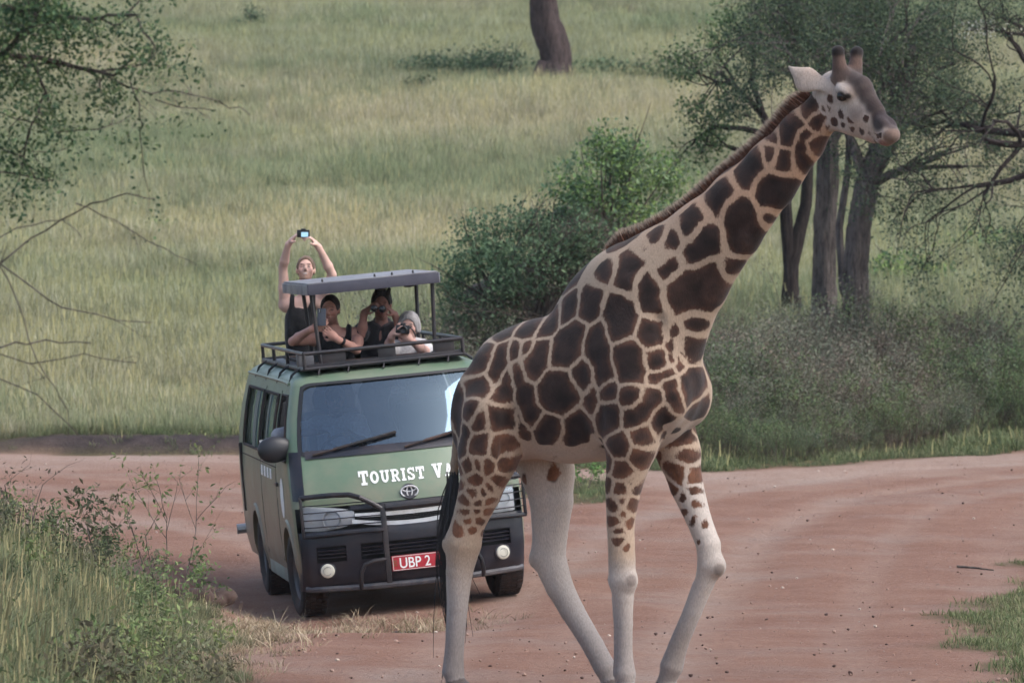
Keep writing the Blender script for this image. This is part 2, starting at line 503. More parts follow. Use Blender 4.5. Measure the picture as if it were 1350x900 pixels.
    soil = mix(rng(noise(20, 6), .4, .7), soil, srgb(76, 66, 52))
    soil = mix(A("bank"), soil, mix(rng(noise(4, 7), .35, .65), srgb(84, 74, 72), srgb(58, 51, 52)))
    colr = mix(A("road"), soil, dirt)
    L(colr, b.inputs["Base Color"]); b.inputs["Roughness"].default_value = .95; b.inputs["Specular IOR Level"].default_value = .2
    h1 = noise(9, 9, .72); h2 = noise(48, 4, .7)
    ad = n.new("ShaderNodeMath"); ad.operation = 'MULTIPLY_ADD'; L(h2, ad.inputs[0]); ad.inputs[1].default_value = .35; L(h1, ad.inputs[2])
    bp = n.new("ShaderNodeBump"); bp.inputs["Strength"].default_value = .9; bp.inputs["Distance"].default_value = .07
    L(ad.outputs[0], bp.inputs["Height"]); L(bp.outputs[0], b.inputs["Normal"])
    V[:, 2] -= .022 * np.clip(tr, 0, 1) * rm * smoothstep(62, 58, V[:, 1]) * smoothstep(20, 26, V[:, 1]) * (1 - np.exp(-((V[:, 0] + 1.0) / 1.6) ** 2 - ((V[:, 1] - 42) / 4) ** 2))
    onroad = rm[Q].mean(1) > .5
    for nm, sel in (("ground", ~onroad), ("dirt_road", onroad)):
        q = Q[sel]; u, inv = np.unique(q, return_inverse=True); me = mesh_np(nm, V[u], inv.reshape(q.shape))
        set_val(me, rm[u], "road"); set_val(me, tr[u], "track"); set_val(me, bank[u], "bank"); set_val(me, pale[u], "pale")
        tag(link(nm, me, m), kind="structure")
build_ground()

# ------------------------------------------------------------------ scatter helper
def scatter(name, pts, protos, scale, rz, tilt, pick, label, cat):
    """Uncountable cover: points carry turn, tilt, size and which tuft; the node tree sets a tuft on each."""
    me = bpy.data.meshes.new(name); me.vertices.add(len(pts)); me.vertices.foreach_set("co", np.asarray(pts, np.float32).ravel())
    a = me.attributes.new("rot", 'FLOAT_VECTOR', 'POINT'); a.data.foreach_set("vector", np.stack([tilt * np.cos(rz * 3), tilt * np.sin(rz * 3), rz], 1).astype(np.float32).ravel())
    set_val(me, scale, "size"); a = me.attributes.new("pick", 'INT', 'POINT'); a.data.foreach_set("value", np.asarray(pick, np.int32))
    ob = link(name, me); tag(ob, label, cat, kind="stuff")
    col = bpy.data.collections.new(name + "_tufts")
    for p in protos: col.objects.link(p)
    ng = bpy.data.node_groups.new(name, 'GeometryNodeTree')
    ng.interface.new_socket("Geometry", in_out='INPUT', socket_type='NodeSocketGeometry'); ng.interface.new_socket("Geometry", in_out='OUTPUT', socket_type='NodeSocketGeometry')
    N = ng.nodes; L = ng.links.new; gi = N.new("NodeGroupInput"); go = N.new("NodeGroupOutput")
    ip = N.new("GeometryNodeInstanceOnPoints"); ci = N.new("GeometryNodeCollectionInfo"); ci.inputs["Collection"].default_value = col
    ci.inputs["Separate Children"].default_value = True; ci.inputs["Reset Children"].default_value = True
    def na(nm, ty): q = N.new("GeometryNodeInputNamedAttribute"); q.data_type = ty; q.inputs["Name"].default_value = nm; return q.outputs["Attribute"]
    L(gi.outputs[0], ip.inputs["Points"]); L(ci.outputs[0], ip.inputs["Instance"]); ip.inputs["Pick Instance"].default_value = True
    L(na("pick", 'INT'), ip.inputs["Instance Index"]); L(na("rot", 'FLOAT_VECTOR'), ip.inputs["Rotation"]); L(na("size", 'FLOAT'), ip.inputs["Scale"])
    L(ip.outputs[0], go.inputs[0])
    md = ob.modifiers.new("cover", 'NODES'); md.node_group = ng
    return ob

def leaf_mat(name, trans=.35, big=.35, nscale=.08, tint=(1, 1, 1), tint2=(1, 1, 1), rough=.7):
    """Leaves and blades: colour from the points, shifted over metres by noise; some light passes through."""
    m, t, n, b = nodes_of(name); L = t.links.new; n.remove(b); out = n["Material Output"]
    a = n.new("ShaderNodeAttribute"); a.attribute_name = "coat"
    geo = n.new("ShaderNodeNewGeometry"); nz = n.new("ShaderNodeTexNoise"); nz.inputs["Scale"].default_value = nscale; nz.inputs["Detail"].default_value = 5
    L(geo.outputs["Position"], nz.inputs["Vector"])
    mr = n.new("ShaderNodeMapRange"); mr.inputs[1].default_value = .35; mr.inputs[2].default_value = .65; L(nz.outputs["Fac"], mr.inputs["Value"])
    mx = n.new("ShaderNodeMix"); mx.data_type = 'RGBA'; mx.inputs["A"].default_value = tuple(tint) + (1,); mx.inputs["B"].default_value = tuple(tint2) + (1,); L(mr.outputs[0], mx.inputs["Factor"])
    oi = n.new("ShaderNodeObjectInfo"); m2 = n.new("ShaderNodeMapRange"); m2.inputs[3].default_value = 1 - big; m2.inputs[4].default_value = 1 + big; L(oi.outputs["Random"], m2.inputs["Value"])
    v1 = n.new("ShaderNodeVectorMath"); v1.operation = 'MULTIPLY'; L(a.outputs["Color"], v1.inputs[0]); L(mx.outputs["Result"], v1.inputs[1])
    v2 = n.new("ShaderNodeVectorMath"); v2.operation = 'SCALE'; L(v1.outputs[0], v2.inputs[0]); L(m2.outputs[0], v2.inputs["Scale"])
    df = n.new("ShaderNodeBsdfPrincipled"); df.inputs["Roughness"].default_value = rough; df.inputs["Specular IOR Level"].default_value = .25; L(v2.outputs[0], df.inputs["Base Color"])
    tr = n.new("ShaderNodeBsdfTranslucent"); L(v2.outputs[0], tr.inputs[0])
    ms = n.new("ShaderNodeMixShader"); ms.inputs[0].default_value = trans; L(df.outputs[0], ms.inputs[1]); L(tr.outputs[0], ms.inputs[2]); L(ms.outputs[0], out.inputs["Surface"])
    return m

def tuft(name, mat, nb, h, rad, wid, cols, lean=.35, seed=0, stalk=0.0, stalkc=(170, 162, 122)):
    r = np.random.default_rng(seed); V, Fc, Cc = [], [], []
    for i in range(nb):
        a = r.uniform(0, 6.283); rr_ = rad * math.sqrt(r.random()); p = np.array([rr_ * math.cos(a), rr_ * math.sin(a), -.04])
        L = h * r.uniform(.45, 1.0); b = r.uniform(0, 6.283); ln = lean * r.uniform(.2, 1.3); dv = np.array([math.cos(b), math.sin(b), 0]) * ln * L
        s = np.array([-math.sin(b + r.normal() * .6), math.cos(b), 0]) * wid * r.uniform(.6, 1.2)
        c = np.array(srgb(*cols[r.integers(len(cols))])[:3]) * r.uniform(.75, 1.25); st = r.random() < stalk
        if st: L *= 1.35; dv *= .6; c = np.array(srgb(*stalkc)[:3]); s *= .6
        o = len(V)
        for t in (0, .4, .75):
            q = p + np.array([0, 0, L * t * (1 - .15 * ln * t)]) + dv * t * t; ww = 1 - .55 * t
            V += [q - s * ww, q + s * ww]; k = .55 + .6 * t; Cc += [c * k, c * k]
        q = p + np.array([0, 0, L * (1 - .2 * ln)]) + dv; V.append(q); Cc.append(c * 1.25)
        Fc += [[o, o + 1, o + 3, o + 2], [o + 2, o + 3, o + 5, o + 4], [o + 4, o + 5, o + 6]]
        if st:   # seed head
            o = len(V); w = s / np.linalg.norm(s) * .006; u = np.array([0, 0, .16]) + dv * .15; V += [q - u * .3 - w, q - u * .3 + w, q + u * .4 + w * .4, q + u * .4 - w * .4]; Cc += [c * 1.15] * 4; Fc.append([o, o + 1, o + 2, o + 3])
    me = mesh_np(name, V, Fc, False); set_col(me, np.clip(np.array(Cc), 0, 1)); me.materials.append(mat)
    return bpy.data.objects.new(name, me)

# ------------------------------------------------------------------ grass cover
def spread(n, y0, y1, side=.125, pad=1.5, seed=0, pw=1.0):
    r = np.random.default_rng(seed); y = y0 + (y1 - y0) * r.random(n) ** pw; x = (r.random(n) * 2 - 1) * (side * y + pad); return x, y, r

def grass():
    gm = leaf_mat("hill_grass_blades", .30, .22, .055, (.80, .92, .82), (1.14, 1.11, 1.08))
    dry = [(180, 174, 146), (190, 184, 160), (168, 165, 132), (200, 194, 172), (154, 155, 122)]
    grn = [(144, 152, 118), (154, 160, 126), (134, 144, 110), (164, 168, 136)]
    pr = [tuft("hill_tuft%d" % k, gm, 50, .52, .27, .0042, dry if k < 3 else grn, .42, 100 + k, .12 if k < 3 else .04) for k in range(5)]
    # hillside
    x, y, r = spread(52000, 62.6, 158, .118, 2.0, 1, 1.2)
    P = np.stack([x, y, np.zeros_like(x)], 1)
    gz = vnoise(P, .22, 71) * .6 + vnoise(P, .7, 72) * .4                     # patches of greener grass
    keep = (gz + r.random(len(x)) * 1.6 > -.45) & ~((x > -8.6) & (x < -2.3) & (y < 62.9)) & ~((x > 1.9) & (y < 66)) & (y > far_edge(x) + .4)
    x, y, gz = x[keep], y[keep], gz[keep]; z = terrain(x, y)
    pick = np.where(gz + r.normal(size=len(x)) * .25 > .18, r.integers(3, 5, len(x)), r.integers(0, 3, len(x)))
    nearv = smoothstep(62.5, 66, y)
    scatter("hillside_grass", np.stack([x, y, z], 1), pr, (.55 + .45 * nearv) * r.uniform(.6, 1.2, len(x)) * (1 + .35 * vnoise(np.stack([x, y, y * 0], 1), 1.1, 73)), r.uniform(0, 6.28, len(x)), r.normal(0, .10, len(x)), pick, "long yellow green grass covering the hillside behind the road", "grass")
    # verge strip, short and green, right of the giraffe and along the bank lip
    vm = leaf_mat("verge_blades", .3, .25, .5, (.9, 1, .85), (1.1, 1.05, 1))
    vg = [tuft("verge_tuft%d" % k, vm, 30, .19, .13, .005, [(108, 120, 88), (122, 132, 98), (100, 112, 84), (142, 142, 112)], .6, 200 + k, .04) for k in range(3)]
    r = np.random.default_rng(5); n = 5200
    x = r.uniform(-9.5, 11, n); y = far_edge(x) - .3 + np.abs(r.normal(0, 1.5, n)) * np.where(x > .5, 1.3, .6)
    k = ((x > -1.5) | (y > 62.7) | (x < -8) | ((r.random(n) < .06))) & (road_mask(x, y) < .4); x, y = x[k], y[k]
    isl = r.normal(size=(420, 2)) * [.55, 1.3] + [.75, 54.5]; isl = isl[road_mask(isl[:, 0], isl[:, 1]) < .5]
    x = np.r_[x, isl[:, 0]]; y = np.r_[y, isl[:, 1]]
    scatter("verge_grass", np.stack([x, y, terrain(x, y)], 1), vg, r.uniform(.35, 1.5, len(x)) * (1 + .45 * vnoise(np.stack([x, y, y * 0], 1), 2.2, 17)) * (.45 + .55 * smoothstep(-.2, 1.4, y - far_edge(x))), r.uniform(0, 6.28, len(x)), r.normal(0, .15, len(x)), r.integers(0, 3, len(x)), "short green grass along the far edge of the dirt road", "grass")
    # mound on the left
    mm = leaf_mat("mound_blades", .3, .3, .9, (.82, .92, .82), (1.12, 1.08, .95))
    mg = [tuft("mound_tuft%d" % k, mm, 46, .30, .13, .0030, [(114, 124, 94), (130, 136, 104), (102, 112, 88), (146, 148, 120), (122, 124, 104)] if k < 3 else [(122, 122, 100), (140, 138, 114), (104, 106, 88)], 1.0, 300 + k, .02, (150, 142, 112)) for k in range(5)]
    n = 11000; y = 20 + 25 * r.random(n); x = road_left(y) + .25 - np.abs(r.random(n)) ** 1.15 * (3.6 + .02 * y)
    k = road_mask(x, y) < .45; x, y = x[k], y[k]; e = road_left(y) - x
    sz = r.uniform(.55, 1.25, len(x)) * (.45 + .6 * smoothstep(0, .9, e))
    pick = np.where(r.random(len(x)) < .26, r.integers(3, 5, len(x)), r.integers(0, 3, len(x)))
    wl = leaf_mat("mound_weed_leaves", .3, .3, .9, (.85, .95, .88), (1.1, 1.06, .98)); wp = []
    for k in range(4):
        w = Wood(900 + k)
        for j in range(6):
            a = w.r.uniform(0, 6.28); w.limb((.05 * math.cos(a), .05 * math.sin(a), -.03), (.55 * math.cos(a), .55 * math.sin(a), 1), w.r.uniform(.16, .30), .0035, 2, .2, (2, 3), .6, 0, 4, 3, 1.0, .5)
        me = leaves_mesh("mound_weed%d" % k, w.leaf_points(2.0, .022, k), .032, [[(102, 114, 82), (116, 126, 92)], [(118, 122, 98), (104, 108, 88)], [(112, 126, 84), (128, 138, 94)], [(120, 114, 96), (104, 100, 84)]][k], k, asp=.4); me.materials.append(wl); wp.append(bpy.data.objects.new("mound_weed%d" % k, me))
    n2 = 260; yw = 20 + 24 * r.random(n2); xw = road_left(yw) - .05 - r.random(n2) * (3.3 + .02 * yw); kk = (road_mask(xw, yw) < .3) & (vnoise(np.stack([xw, yw, yw * 0], 1), 1.3, 15) + r.random(n2) > .3); xw, yw = xw[kk], yw[kk]
    scatter("mound_weeds", np.stack([xw, yw, terrain(xw, yw)], 1), wp, r.uniform(.7, 1.6, len(xw)), r.uniform(0, 6.28, len(xw)), r.normal(0, .15, len(xw)), r.integers(0, 4, len(xw)), "small leafy grey green weeds mixed into the mound's grass", "weeds")
    scatter("mound_grass", np.stack([x, y, terrain(x, y)], 1), mg, sz, r.uniform(0, 6.28, len(x)), r.normal(0, .18, len(x)), pick, "tangled olive grass on the mound left of the van", "grass")
    # right-hand verge: low grass creeping over the gravel
    rg = [tuft("low_tuft%d" % k, vm, 26, .10, .09, .004, [(104, 116, 82), (122, 128, 94), (134, 130, 102)], .9, 400 + k) for k in range(3)]
    n = 9000; y = 27 + 20 * r.random(n); x = 2.6 + 3.6 * r.random(n); rm = road_mask(x, y); k = rm < .12 + .75 * r.random(n) ** 3; x, y = x[k], y[k]
    scatter("roadside_grass", np.stack([x, y, terrain(x, y)], 1), rg, r.uniform(.5, 1.4, len(x)), r.uniform(0, 6.28, len(x)), r.normal(0, .1, len(x)), r.integers(0, 3, len(x)), "low green grass creeping onto the right edge of the road", "grass")
    # flattened dry grass by the wheels
    dm = leaf_mat("straw_blades", .2, .3, 2.0)
    dg = [tuft("straw_tuft%d" % k, dm, 22, .16, .10, .0034, [(176, 158, 130), (150, 132, 108), (124, 118, 84), (190, 176, 150)], 1.5, 500 + k) for k in range(3)]
    pts = []
    for cx, cy, sx, sy, m_ in ((-1.5, 38.0, .35, 1.3, 80), (-.75, 38.6, .4, .5, 60), (-1.9, 35.5, .22, 2.0, 180), (-2.1, 33, .25, 2.0, 160)): pts.append(r.normal(size=(m_, 2)) * [sx, sy] + [cx, cy])
    pts = np.concatenate(pts); x, y = pts[:, 0], pts[:, 1]
    scatter("dry_grass", np.stack([x, y, terrain(x, y)], 1), dg, r.uniform(.4, 1.1, len(x)), r.uniform(0, 6.28, len(x)), r.normal(0, .3, len(x)), r.integers(0, 3, len(x)), "flattened straw coloured grass in front of the van's wheel", "grass")
    # loose stones on the road
    sm = pmat("stone", srgb(160, 132, 118), .9, var=.35, vscale=1.0, bump=.4, bscale=40)
    st = []
    for k in range(4):
        bm = bmesh.new(); bmesh.ops.create_icosphere(bm, subdivisions=1, radius=1)
        for v in bm.verts: v.co = Vector((v.co.x * random.uniform(.7, 1.2), v.co.y * random.uniform(.6, 1.1), v.co.z * random.uniform(.4, .8)))
        me = bpy.data.meshes.new("pebble%d" % k); bm.to_mesh(me); bm.free(); me.materials.append([sm, pmat("stone_pale", srgb(196, 178, 164), .9, var=.2), pmat("stone_dark", srgb(84, 62, 56), .9, var=.3), sm][k]); st.append(bpy.data.objects.new("pebble%d" % k, me))
    n = 3000; y = 28 + 33 * r.random(n) ** 1.3; x = (r.random(n) * 2 - 1) * (.12 * y); k = road_mask(x, y) > .6; x, y = x[k], y[k]
    sz = .004 + .011 * r.random(len(x)) ** 4 * 1.6
    scatter("road_gravel", np.stack([x, y, terrain(x, y) + .002], 1), st, sz, r.uniform(0, 6.28, len(x)), r.normal(0, .3, len(x)), np.array([0, 3, 2, 0, 3, 0, 0, 3, 0, 3, 2, 1])[r.integers(0, 12, len(x))], "small loose stones scattered over the red dirt road", "gravel")

# ------------------------------------------------------------------ woody plants
BARK = {}
def bark(key, c1, c2):
    """Rough bark: long vertical fissures, lichen-pale plates."""
    if key in BARK: return BARK[key]
    m, t, n, b = nodes_of("bark_" + key); L = t.links.new; tc = n.new("ShaderNodeTexCoord")
    def nz(scale, det):
        mp = n.new("ShaderNodeMapping"); mp.inputs["Scale"].default_value = scale; L(tc.outputs["Object"], mp.inputs["Vector"])
        q = n.new("ShaderNodeTexNoise"); q.inputs["Scale"].default_value = 1; q.inputs["Detail"].default_value = det; q.inputs["Roughness"].default_value = .7; L(mp.outputs[0], q.inputs["Vector"]); return q.outputs["Fac"]
    f1, f2 = nz((22, 22, 3.5), 8), nz((5, 5, 2.5), 6)
    r1 = n.new("ShaderNodeValToRGB"); r1.color_ramp.elements[0].position = .36; r1.color_ramp.elements[1].position = .62
    r1.color_ramp.elements[0].color = tuple(x * .45 for x in c2[:3]) + (1,); r1.color_ramp.elements[1].color = tuple(c1[:3]) + (1,); L(f1, r1.inputs[0])
    mr = n.new("ShaderNodeMapRange"); mr.inputs[1].default_value = .45; mr.inputs[2].default_value = .7; mr.inputs[4].default_value = .6; L(f2, mr.inputs["Value"])
    mx = n.new("ShaderNodeMix"); mx.data_type = 'RGBA'; L(mr.outputs[0], mx.inputs["Factor"]); L(r1.outputs[0], mx.inputs["A"]); mx.inputs["B"].default_value = tuple(min(1, x * 1.5) for x in c1[:3]) + (1,)
    L(mx.outputs["Result"], b.inputs["Base Color"]); b.inputs["Roughness"].default_value = .95; b.inputs["Specular IOR Level"].default_value = .2
    bp = n.new("ShaderNodeBump"); bp.inputs["Strength"].default_value = 1; bp.inputs["Distance"].default_value = .05; L(f1, bp.inputs["Height"]); L(bp.outputs[0], b.inputs["Normal"])
    BARK[key] = m; return m

def leaves_mesh(name, pts, size, cols, seed=0, up=.3, asp=.55):
    """One pointed blade per point, folded along its rib."""
    r = np.random.default_rng(seed); n = len(pts); pts = np.asarray(pts)
    d = r.normal(size=(n, 3)); d /= np.linalg.norm(d, axis=1)[:, None]
    q = r.normal(size=(n, 3)) + [0, 0, up * 3]; s = np.cross(d, q); s /= np.linalg.norm(s, axis=1)[:, None]; nn = np.cross(s, d)
    L = (size * r.uniform(.6, 1.35, n))[:, None]; W = L * asp * .5
    V = np.stack([pts, pts + d * L * .5 + s * W + nn * L * .08, pts + d * L, pts + d * L * .5 - s * W + nn * L * .08], 1).reshape(-1, 3)
    i = np.arange(n)[:, None] * 4; Fq = i + np.array([[0, 1, 2, 3]])
    c = np.array([srgb(*k)[:3] for k in cols])[r.integers(len(cols), size=n)] * r.uniform(.7, 1.3, (n, 1))
    me = mesh_np(name, V, Fq, False); set_col(me, np.clip(np.repeat(c, 4, 0), 0, 1)); return me

class Wood:
    def __init__(self, seed): self.m = MB(); self.tips = []; self.r = random.Random(seed); self.twigs = []
    def limb(self, p, d, L, r0, depth, bend=.25, split=(2, 3), shrink=.72, droop=0.0, n=5, sides=None, leafy=1.0, spreadang=.6):
        R = self.r; p = Vector(p); d = Vector(d).normalized(); pts = [p.copy()]; rs = [r0]
        r1 = r0 * (.62 if depth > 0 else .25)
        for i in range(n):
            d = (d + Vector((R.gauss(0, bend), R.gauss(0, bend), R.gauss(0, bend * .7) - droop)) * .5).normalized()
            p = p + d * (L / n); pts.append(p.copy()); rs.append(r0 + (r1 - r0) * (i + 1) / n)
        self.m.tube(pts, rs, sides or (10 if r0 > .1 else 6 if r0 > .03 else 4))
        if depth <= 1 and leafy:
            for i in range(1, len(pts)): self.tips.append((pts[i], L / n, leafy))
        if depth > 0:
            k = R.randint(*split)
            for i in range(k):
                t = R.uniform(.45, 1.0) if i else 1.0; j = min(n - 1, int(t * n)); b = pts[j] + (pts[j + 1] - pts[j]) * (t * n - j if j < n else 1) if t < 1 else pts[-1]
                nd = (d + Vector((R.gauss(0, spreadang), R.gauss(0, spreadang), R.gauss(0, spreadang * .7)))).normalized()
                self.limb(b, nd, L * shrink * R.uniform(.75, 1.2), r1 * R.uniform(.6, .95), depth - 1, bend, split, shrink, droop, n, None, leafy, spreadang)
        return pts
    def trunk(self, pts, rs, sides=22, seed=0, ridge=.10):
        """Thick stem with furrows, swellings and a wandering axis."""
        P = [Vector(p) for p in pts]; fine, rad = [], []
        for i in range(len(P) - 1):
            k = max(3, int((P[i + 1] - P[i]).length / .09))
            for j in range(k): t = j / k; fine.append(P[i].lerp(P[i + 1], t)); rad.append(rs[i] + (rs[i + 1] - rs[i]) * t)
        fine.append(P[-1]); rad.append(rs[-1]); R = random.Random(seed); ph = [R.uniform(0, 6.28) for _ in range(8)]; rows = []
        for i, (p, r) in enumerate(zip(fine, rad)):
            d = (fine[min(i + 1, len(fine) - 1)] - fine[max(i - 1, 0)]).normalized(); u = Vector((1, 0, 0)) - d * d.x
            u.normalize(); w = d.cross(u); h = i * .09; p = p + Vector((math.sin(h * 2.3 + ph[0]), math.sin(h * 1.9 + ph[1]), 0)) * r * .12; row = []
            for k in range(sides):
                a = 6.2832 * k / sides
                q = 1 + ridge * math.sin(5 * a + ph[2] + .8 * math.sin(h * 1.7 + ph[3])) + ridge * .7 * math.sin(9 * a + ph[4] + 1.3 * math.sin(h * 2.6)) + ridge * .6 * math.sin(3 * a + h * 3 + ph[5]) + R.gauss(0, ridge * .28)
                row.append(p + (u * math.cos(a) + w * math.sin(a)) * r * q)
            rows.append(row)
        self.m.grid(rows, True)
    def leaf_points(self, per, sd, seed):
        r = np.random.default_rng(seed); out = []
        for p, s, w in self.tips:
            k = r.poisson(per * w)
            if k: out.append(np.array(p) + r.normal(0, sd, (k, 3)))
        return np.concatenate(out) if out else np.zeros((0, 3))

def tree(name, label, base, limbs, leafm, leafcols, per, sd, size, barkm, seed, cat="tree", group=None, extra=None, crown="crown"):
    """limbs: list of dicts for Wood.limb in world coordinates; trunk/limbs one part, leaves another."""
    root = empty(name, tuple(base)); tag(root, label, cat, group); w = Wood(seed)
    for l in limbs: w.limb(**l)
    if extra: extra(w)
    w.m.v = [tuple(Vector(v) - Vector(base)) for v in w.m.v]
    w.m.build("trunk", barkm, root, sharp=60)
    lp = w.leaf_points(per, sd, seed)
    if len(lp):
        me = leaves_mesh(crown, lp - np.array(base), size, leafcols, seed); tag(link(crown, me, leafm, root))
    return root, w

def gnd(px, py0, d):   # point on the terrain below a photo column at distance d
    p = at(px, py0, d); p.z = float(terrain(np.array([p.x]), np.array([p.y]))[0]); return p

def right_trees():
    lm = leaf_mat("acacia_leaves", .35, .0, .5, (.85, .95, .9), (1.1, 1.08, 1.0))
    gc = [(84, 100, 80), (74, 90, 74), (96, 110, 86), (64, 80, 68), (108, 120, 90)]
    bl = bark("pale", srgb(116, 107, 103), srgb(82, 75, 75)); bd = bark("dark", srgb(66, 58, 56), srgb(46, 41, 42))
    # pale trunk, forks above the giraffe's head height
    b = gnd(1130, 440, 70); top = at(1140, 245, 70); U = lambda px, py, d, q: (at(px, py, d) - q)
    T = dict(bend=.16, split=(2, 4), shrink=.70, n=6, spreadang=.62)
    fk = at(1142, 248, 70)
    def ex(w):
        w.trunk([b - Vector((0, 0, .2)), b + Vector((.02, 0, .5)), at(1130, 350, 70), at(1134, 295, 70), fk, at(1165, 165, 70.2)], [.27, .20, .175, .165, .16, .09], seed=1)
        w.trunk([at(1138, 270, 70), at(1152, 225, 69.9), at(1185, 150, 69.8), at(1205, 60, 69.6)], [.13, .12, .09, .06], 14, 2)
        w.trunk([b + Vector((.30, .2, -.1)), at(1112, 380, 70.3), at(1106, 300, 70.4), at(1118, 220, 70.5), at(1122, 120, 70.4)], [.07, .06, .055, .05, .04], 12, 3)
    L = []
    for (px, py, dd, r0, ln) in ((1165, 165, .2, .08, 1.1), (1200, 60, -.4, .10, 1.5), (1125, 100, .3, .08, 1.2), (1225, 190, -.6, .075, 1.2), (1190, 120, .9, .09, 1.3), (1210, 150, -.6, .06, 1.1)):
        e = at(px, py, 70 + dd); L.append(dict(p=fk, d=e - fk, L=ln, r0=r0, depth=5, **T))
    tree("acacia_tree", "pale barked acacia tree behind the giraffe's head with spreading crown", b, L, lm, gc, 2.8, .10, .047, bl, 3, extra=ex)
    # brown trunk just left of it
    b2 = gnd(1088, 390, 72.5); f2 = at(1090, 200, 72.5)
    def ex2(w):
        w.trunk([b2 - Vector((0, 0, .2)), b2 + Vector((0, 0, .6)), at(1087, 290, 72.5), f2, at(1084, 60, 72.8)], [.25, .19, .165, .15, .08], seed=4)
        pass
    L = []
    for (px, py, dd, r0, ln) in ((1050, 60, .5, .08, 1.15), (1110, 20, .4, .10, 1.4), (1020, 120, -.5, .05, .9), (1160, 60, .6, .10, 1.4), (1070, 0, .8, .09, 1.3)):
        e = at(px, py, 72.5 + dd); L.append(dict(p=f2, d=e - f2, L=ln, r0=r0, depth=5, **T))
    tree("acacia_tree", "thick brown trunked acacia tree standing close behind the pale one", b2, L, lm, gc, 2.8, .11, .049, bl, 8, extra=ex2)
    # thin twin-stemmed tree
    b3 = gnd(1043, 375, 75); L = []
    def ex3(w):
        w.m.tube([b3 - Vector((0, 0, .2)), b3 + Vector((0, 0, .45))], [.19, .16], 10)
        for pts in (((1042, 350), (1038, 300), (1036, 262), (1030, 210), (1005, 150)), ((1044, 350), (1052, 310), (1062, 270), (1066, 225), (1072, 150))):
            w.trunk([b3 + Vector((0, 0, .35))] + [at(q[0], q[1], 75) for q in pts], [.12, .11, .10, .09, .08, .06], 12, pts[0][0])
    for (px, py, ex_, ey_, ln) in ((1005, 150, 940, 90, .95), (1005, 150, 985, 40, 1.0), (1072, 150, 1080, 40, 1.1), (1030, 210, 950, 200, .85), (1020, 180, 925, 150, .95), (1036, 240, 960, 260, .6)):
        p = at(px, py, 75); L.append(dict(p=p, d=at(ex_, ey_, 74.6) - p, L=ln, r0=.055, depth=4, bend=.3, split=(2, 4), shrink=.66, n=6, spreadang=.6))
    tree("young_tree", "slender dark tree with two stems left of the brown trunk", b3, L, lm, [(92, 116, 78), (106, 128, 84), (80, 104, 72)], 1.0, .09, .065, bd, 21, extra=ex3)
    # tree out of frame on the right whose low bare-twigged boughs reach in
    b4 = gnd(1420, 470, 68); f4 = at(1410, 200, 68); L = []
    def ex4(w): w.m.tube([b4 - Vector((0, 0, .2)), at(1415, 330, 68), f4], [.26, .2, .17], 10)
    for (px, py, dd, r0, ln, dr) in ((1300, 150, -.3, .07, 1.5, .05), (1270, 230, -.5, .06, 1.4, .10), (1330, 60, .2, .08, 1.5, 0), (1260, 90, .4, .07, 1.7, .03), (1290, 270, -.2, .05, 1.2, .12), (1340, 330, -.4, .04, 1.0, .1), (1300, 10, -.3, .07, 1.6, .0)):
        e = at(px, py, 68 + dd); L.append(dict(p=f4, d=e - f4, L=ln, r0=r0, depth=4, bend=.34, split=(2, 4), shrink=.72, droop=dr, n=6, spreadang=.62, leafy=.6))
    rt, w4 = tree("thorn_tree", "dark twiggy thorn tree drooping over the brush beside the pale trunk", b4, L, lm, gc, 3.4, .10, .050, bd, 33, extra=ex4)
    c = at(1296, 38, 67.2); r = np.random.default_rng(3); pts = r.normal(0, 1, (170, 3)) * [.16, .1, .07] + np.array(c)
    me = leaves_mesh("blossom", pts - np.array(b4), .035, [(226, 222, 214), (206, 200, 190)], 4, asp=.9); link("blossom", me, lm, rt)
    m = MB(); m.tube([at(1370, 48, 67.3) - b4, at(1330, 44, 67.2) - b4, c - b4, at(1268, 42, 67.2) - b4], [.03, .022, .016, .006], 5); m.build("blossom_branch", bd, rt)
grass()
right_trees()

def bush(name, label, base, lobes, n, size, cols, mat, stems, barkm, seed, cat="bush", group=None, shell=.55, asp=.55):
    """lobes: (centre, radii) ellipsoids filled with leaves, denser to the outside; stems reach into each lobe."""
    r = np.random.default_rng(seed); root = empty(name, tuple(base)); tag(root, label, cat, group); B0 = np.array(base)
    vol = np.array([a[1][0] * a[1][1] * a[1][2] for a in lobes]) ** .7; vol /= vol.sum(); P = []
    for (c, rad), f in zip(lobes, vol):
        k = int(n * f); d = r.normal(size=(k, 3)); d /= np.linalg.norm(d, axis=1)[:, None]; rr_ = r.random(k) ** shell
        q = np.array(c) + d * rr_[:, None] * rad * (1 + .22 * vnoise(d * 3 + np.array(c), 2.2, seed)[:, None])
        q += r.normal(0, .04, q.shape); keep = vnoise(q, 5.5, seed + 2) > -.55; P.append(q[keep])
    P = np.concatenate(P)
    link("crown", leaves_mesh("crown", P - B0, size, cols, seed, asp=asp), mat, root)
    m = MB(); R = random.Random(seed)
    for (c, rad) in lobes:
        for k in range(stems):
            e = np.array(c) + r.normal(0, .55, 3) * rad; e[2] = max(e[2], B0[2] + .1); s0 = B0 + np.array([R.gauss(0, .10), R.gauss(0, .10), -.05]) * min(1, rad[0] * 2); mid = s0 * .45 + e * .55 + r.normal(0, .10, 3) * rad[0]
            tipd = (e - mid) * .35 + r.normal(0, .05, 3)
            m.tube([Vector(s0 - B0), Vector(mid - B0), Vector(e - B0), Vector(e + tipd - B0)], [.022 * rad[2] + .006, .014 * rad[2] + .005, .006, .003], 5)
    m.build("stems", barkm, root)
    return root

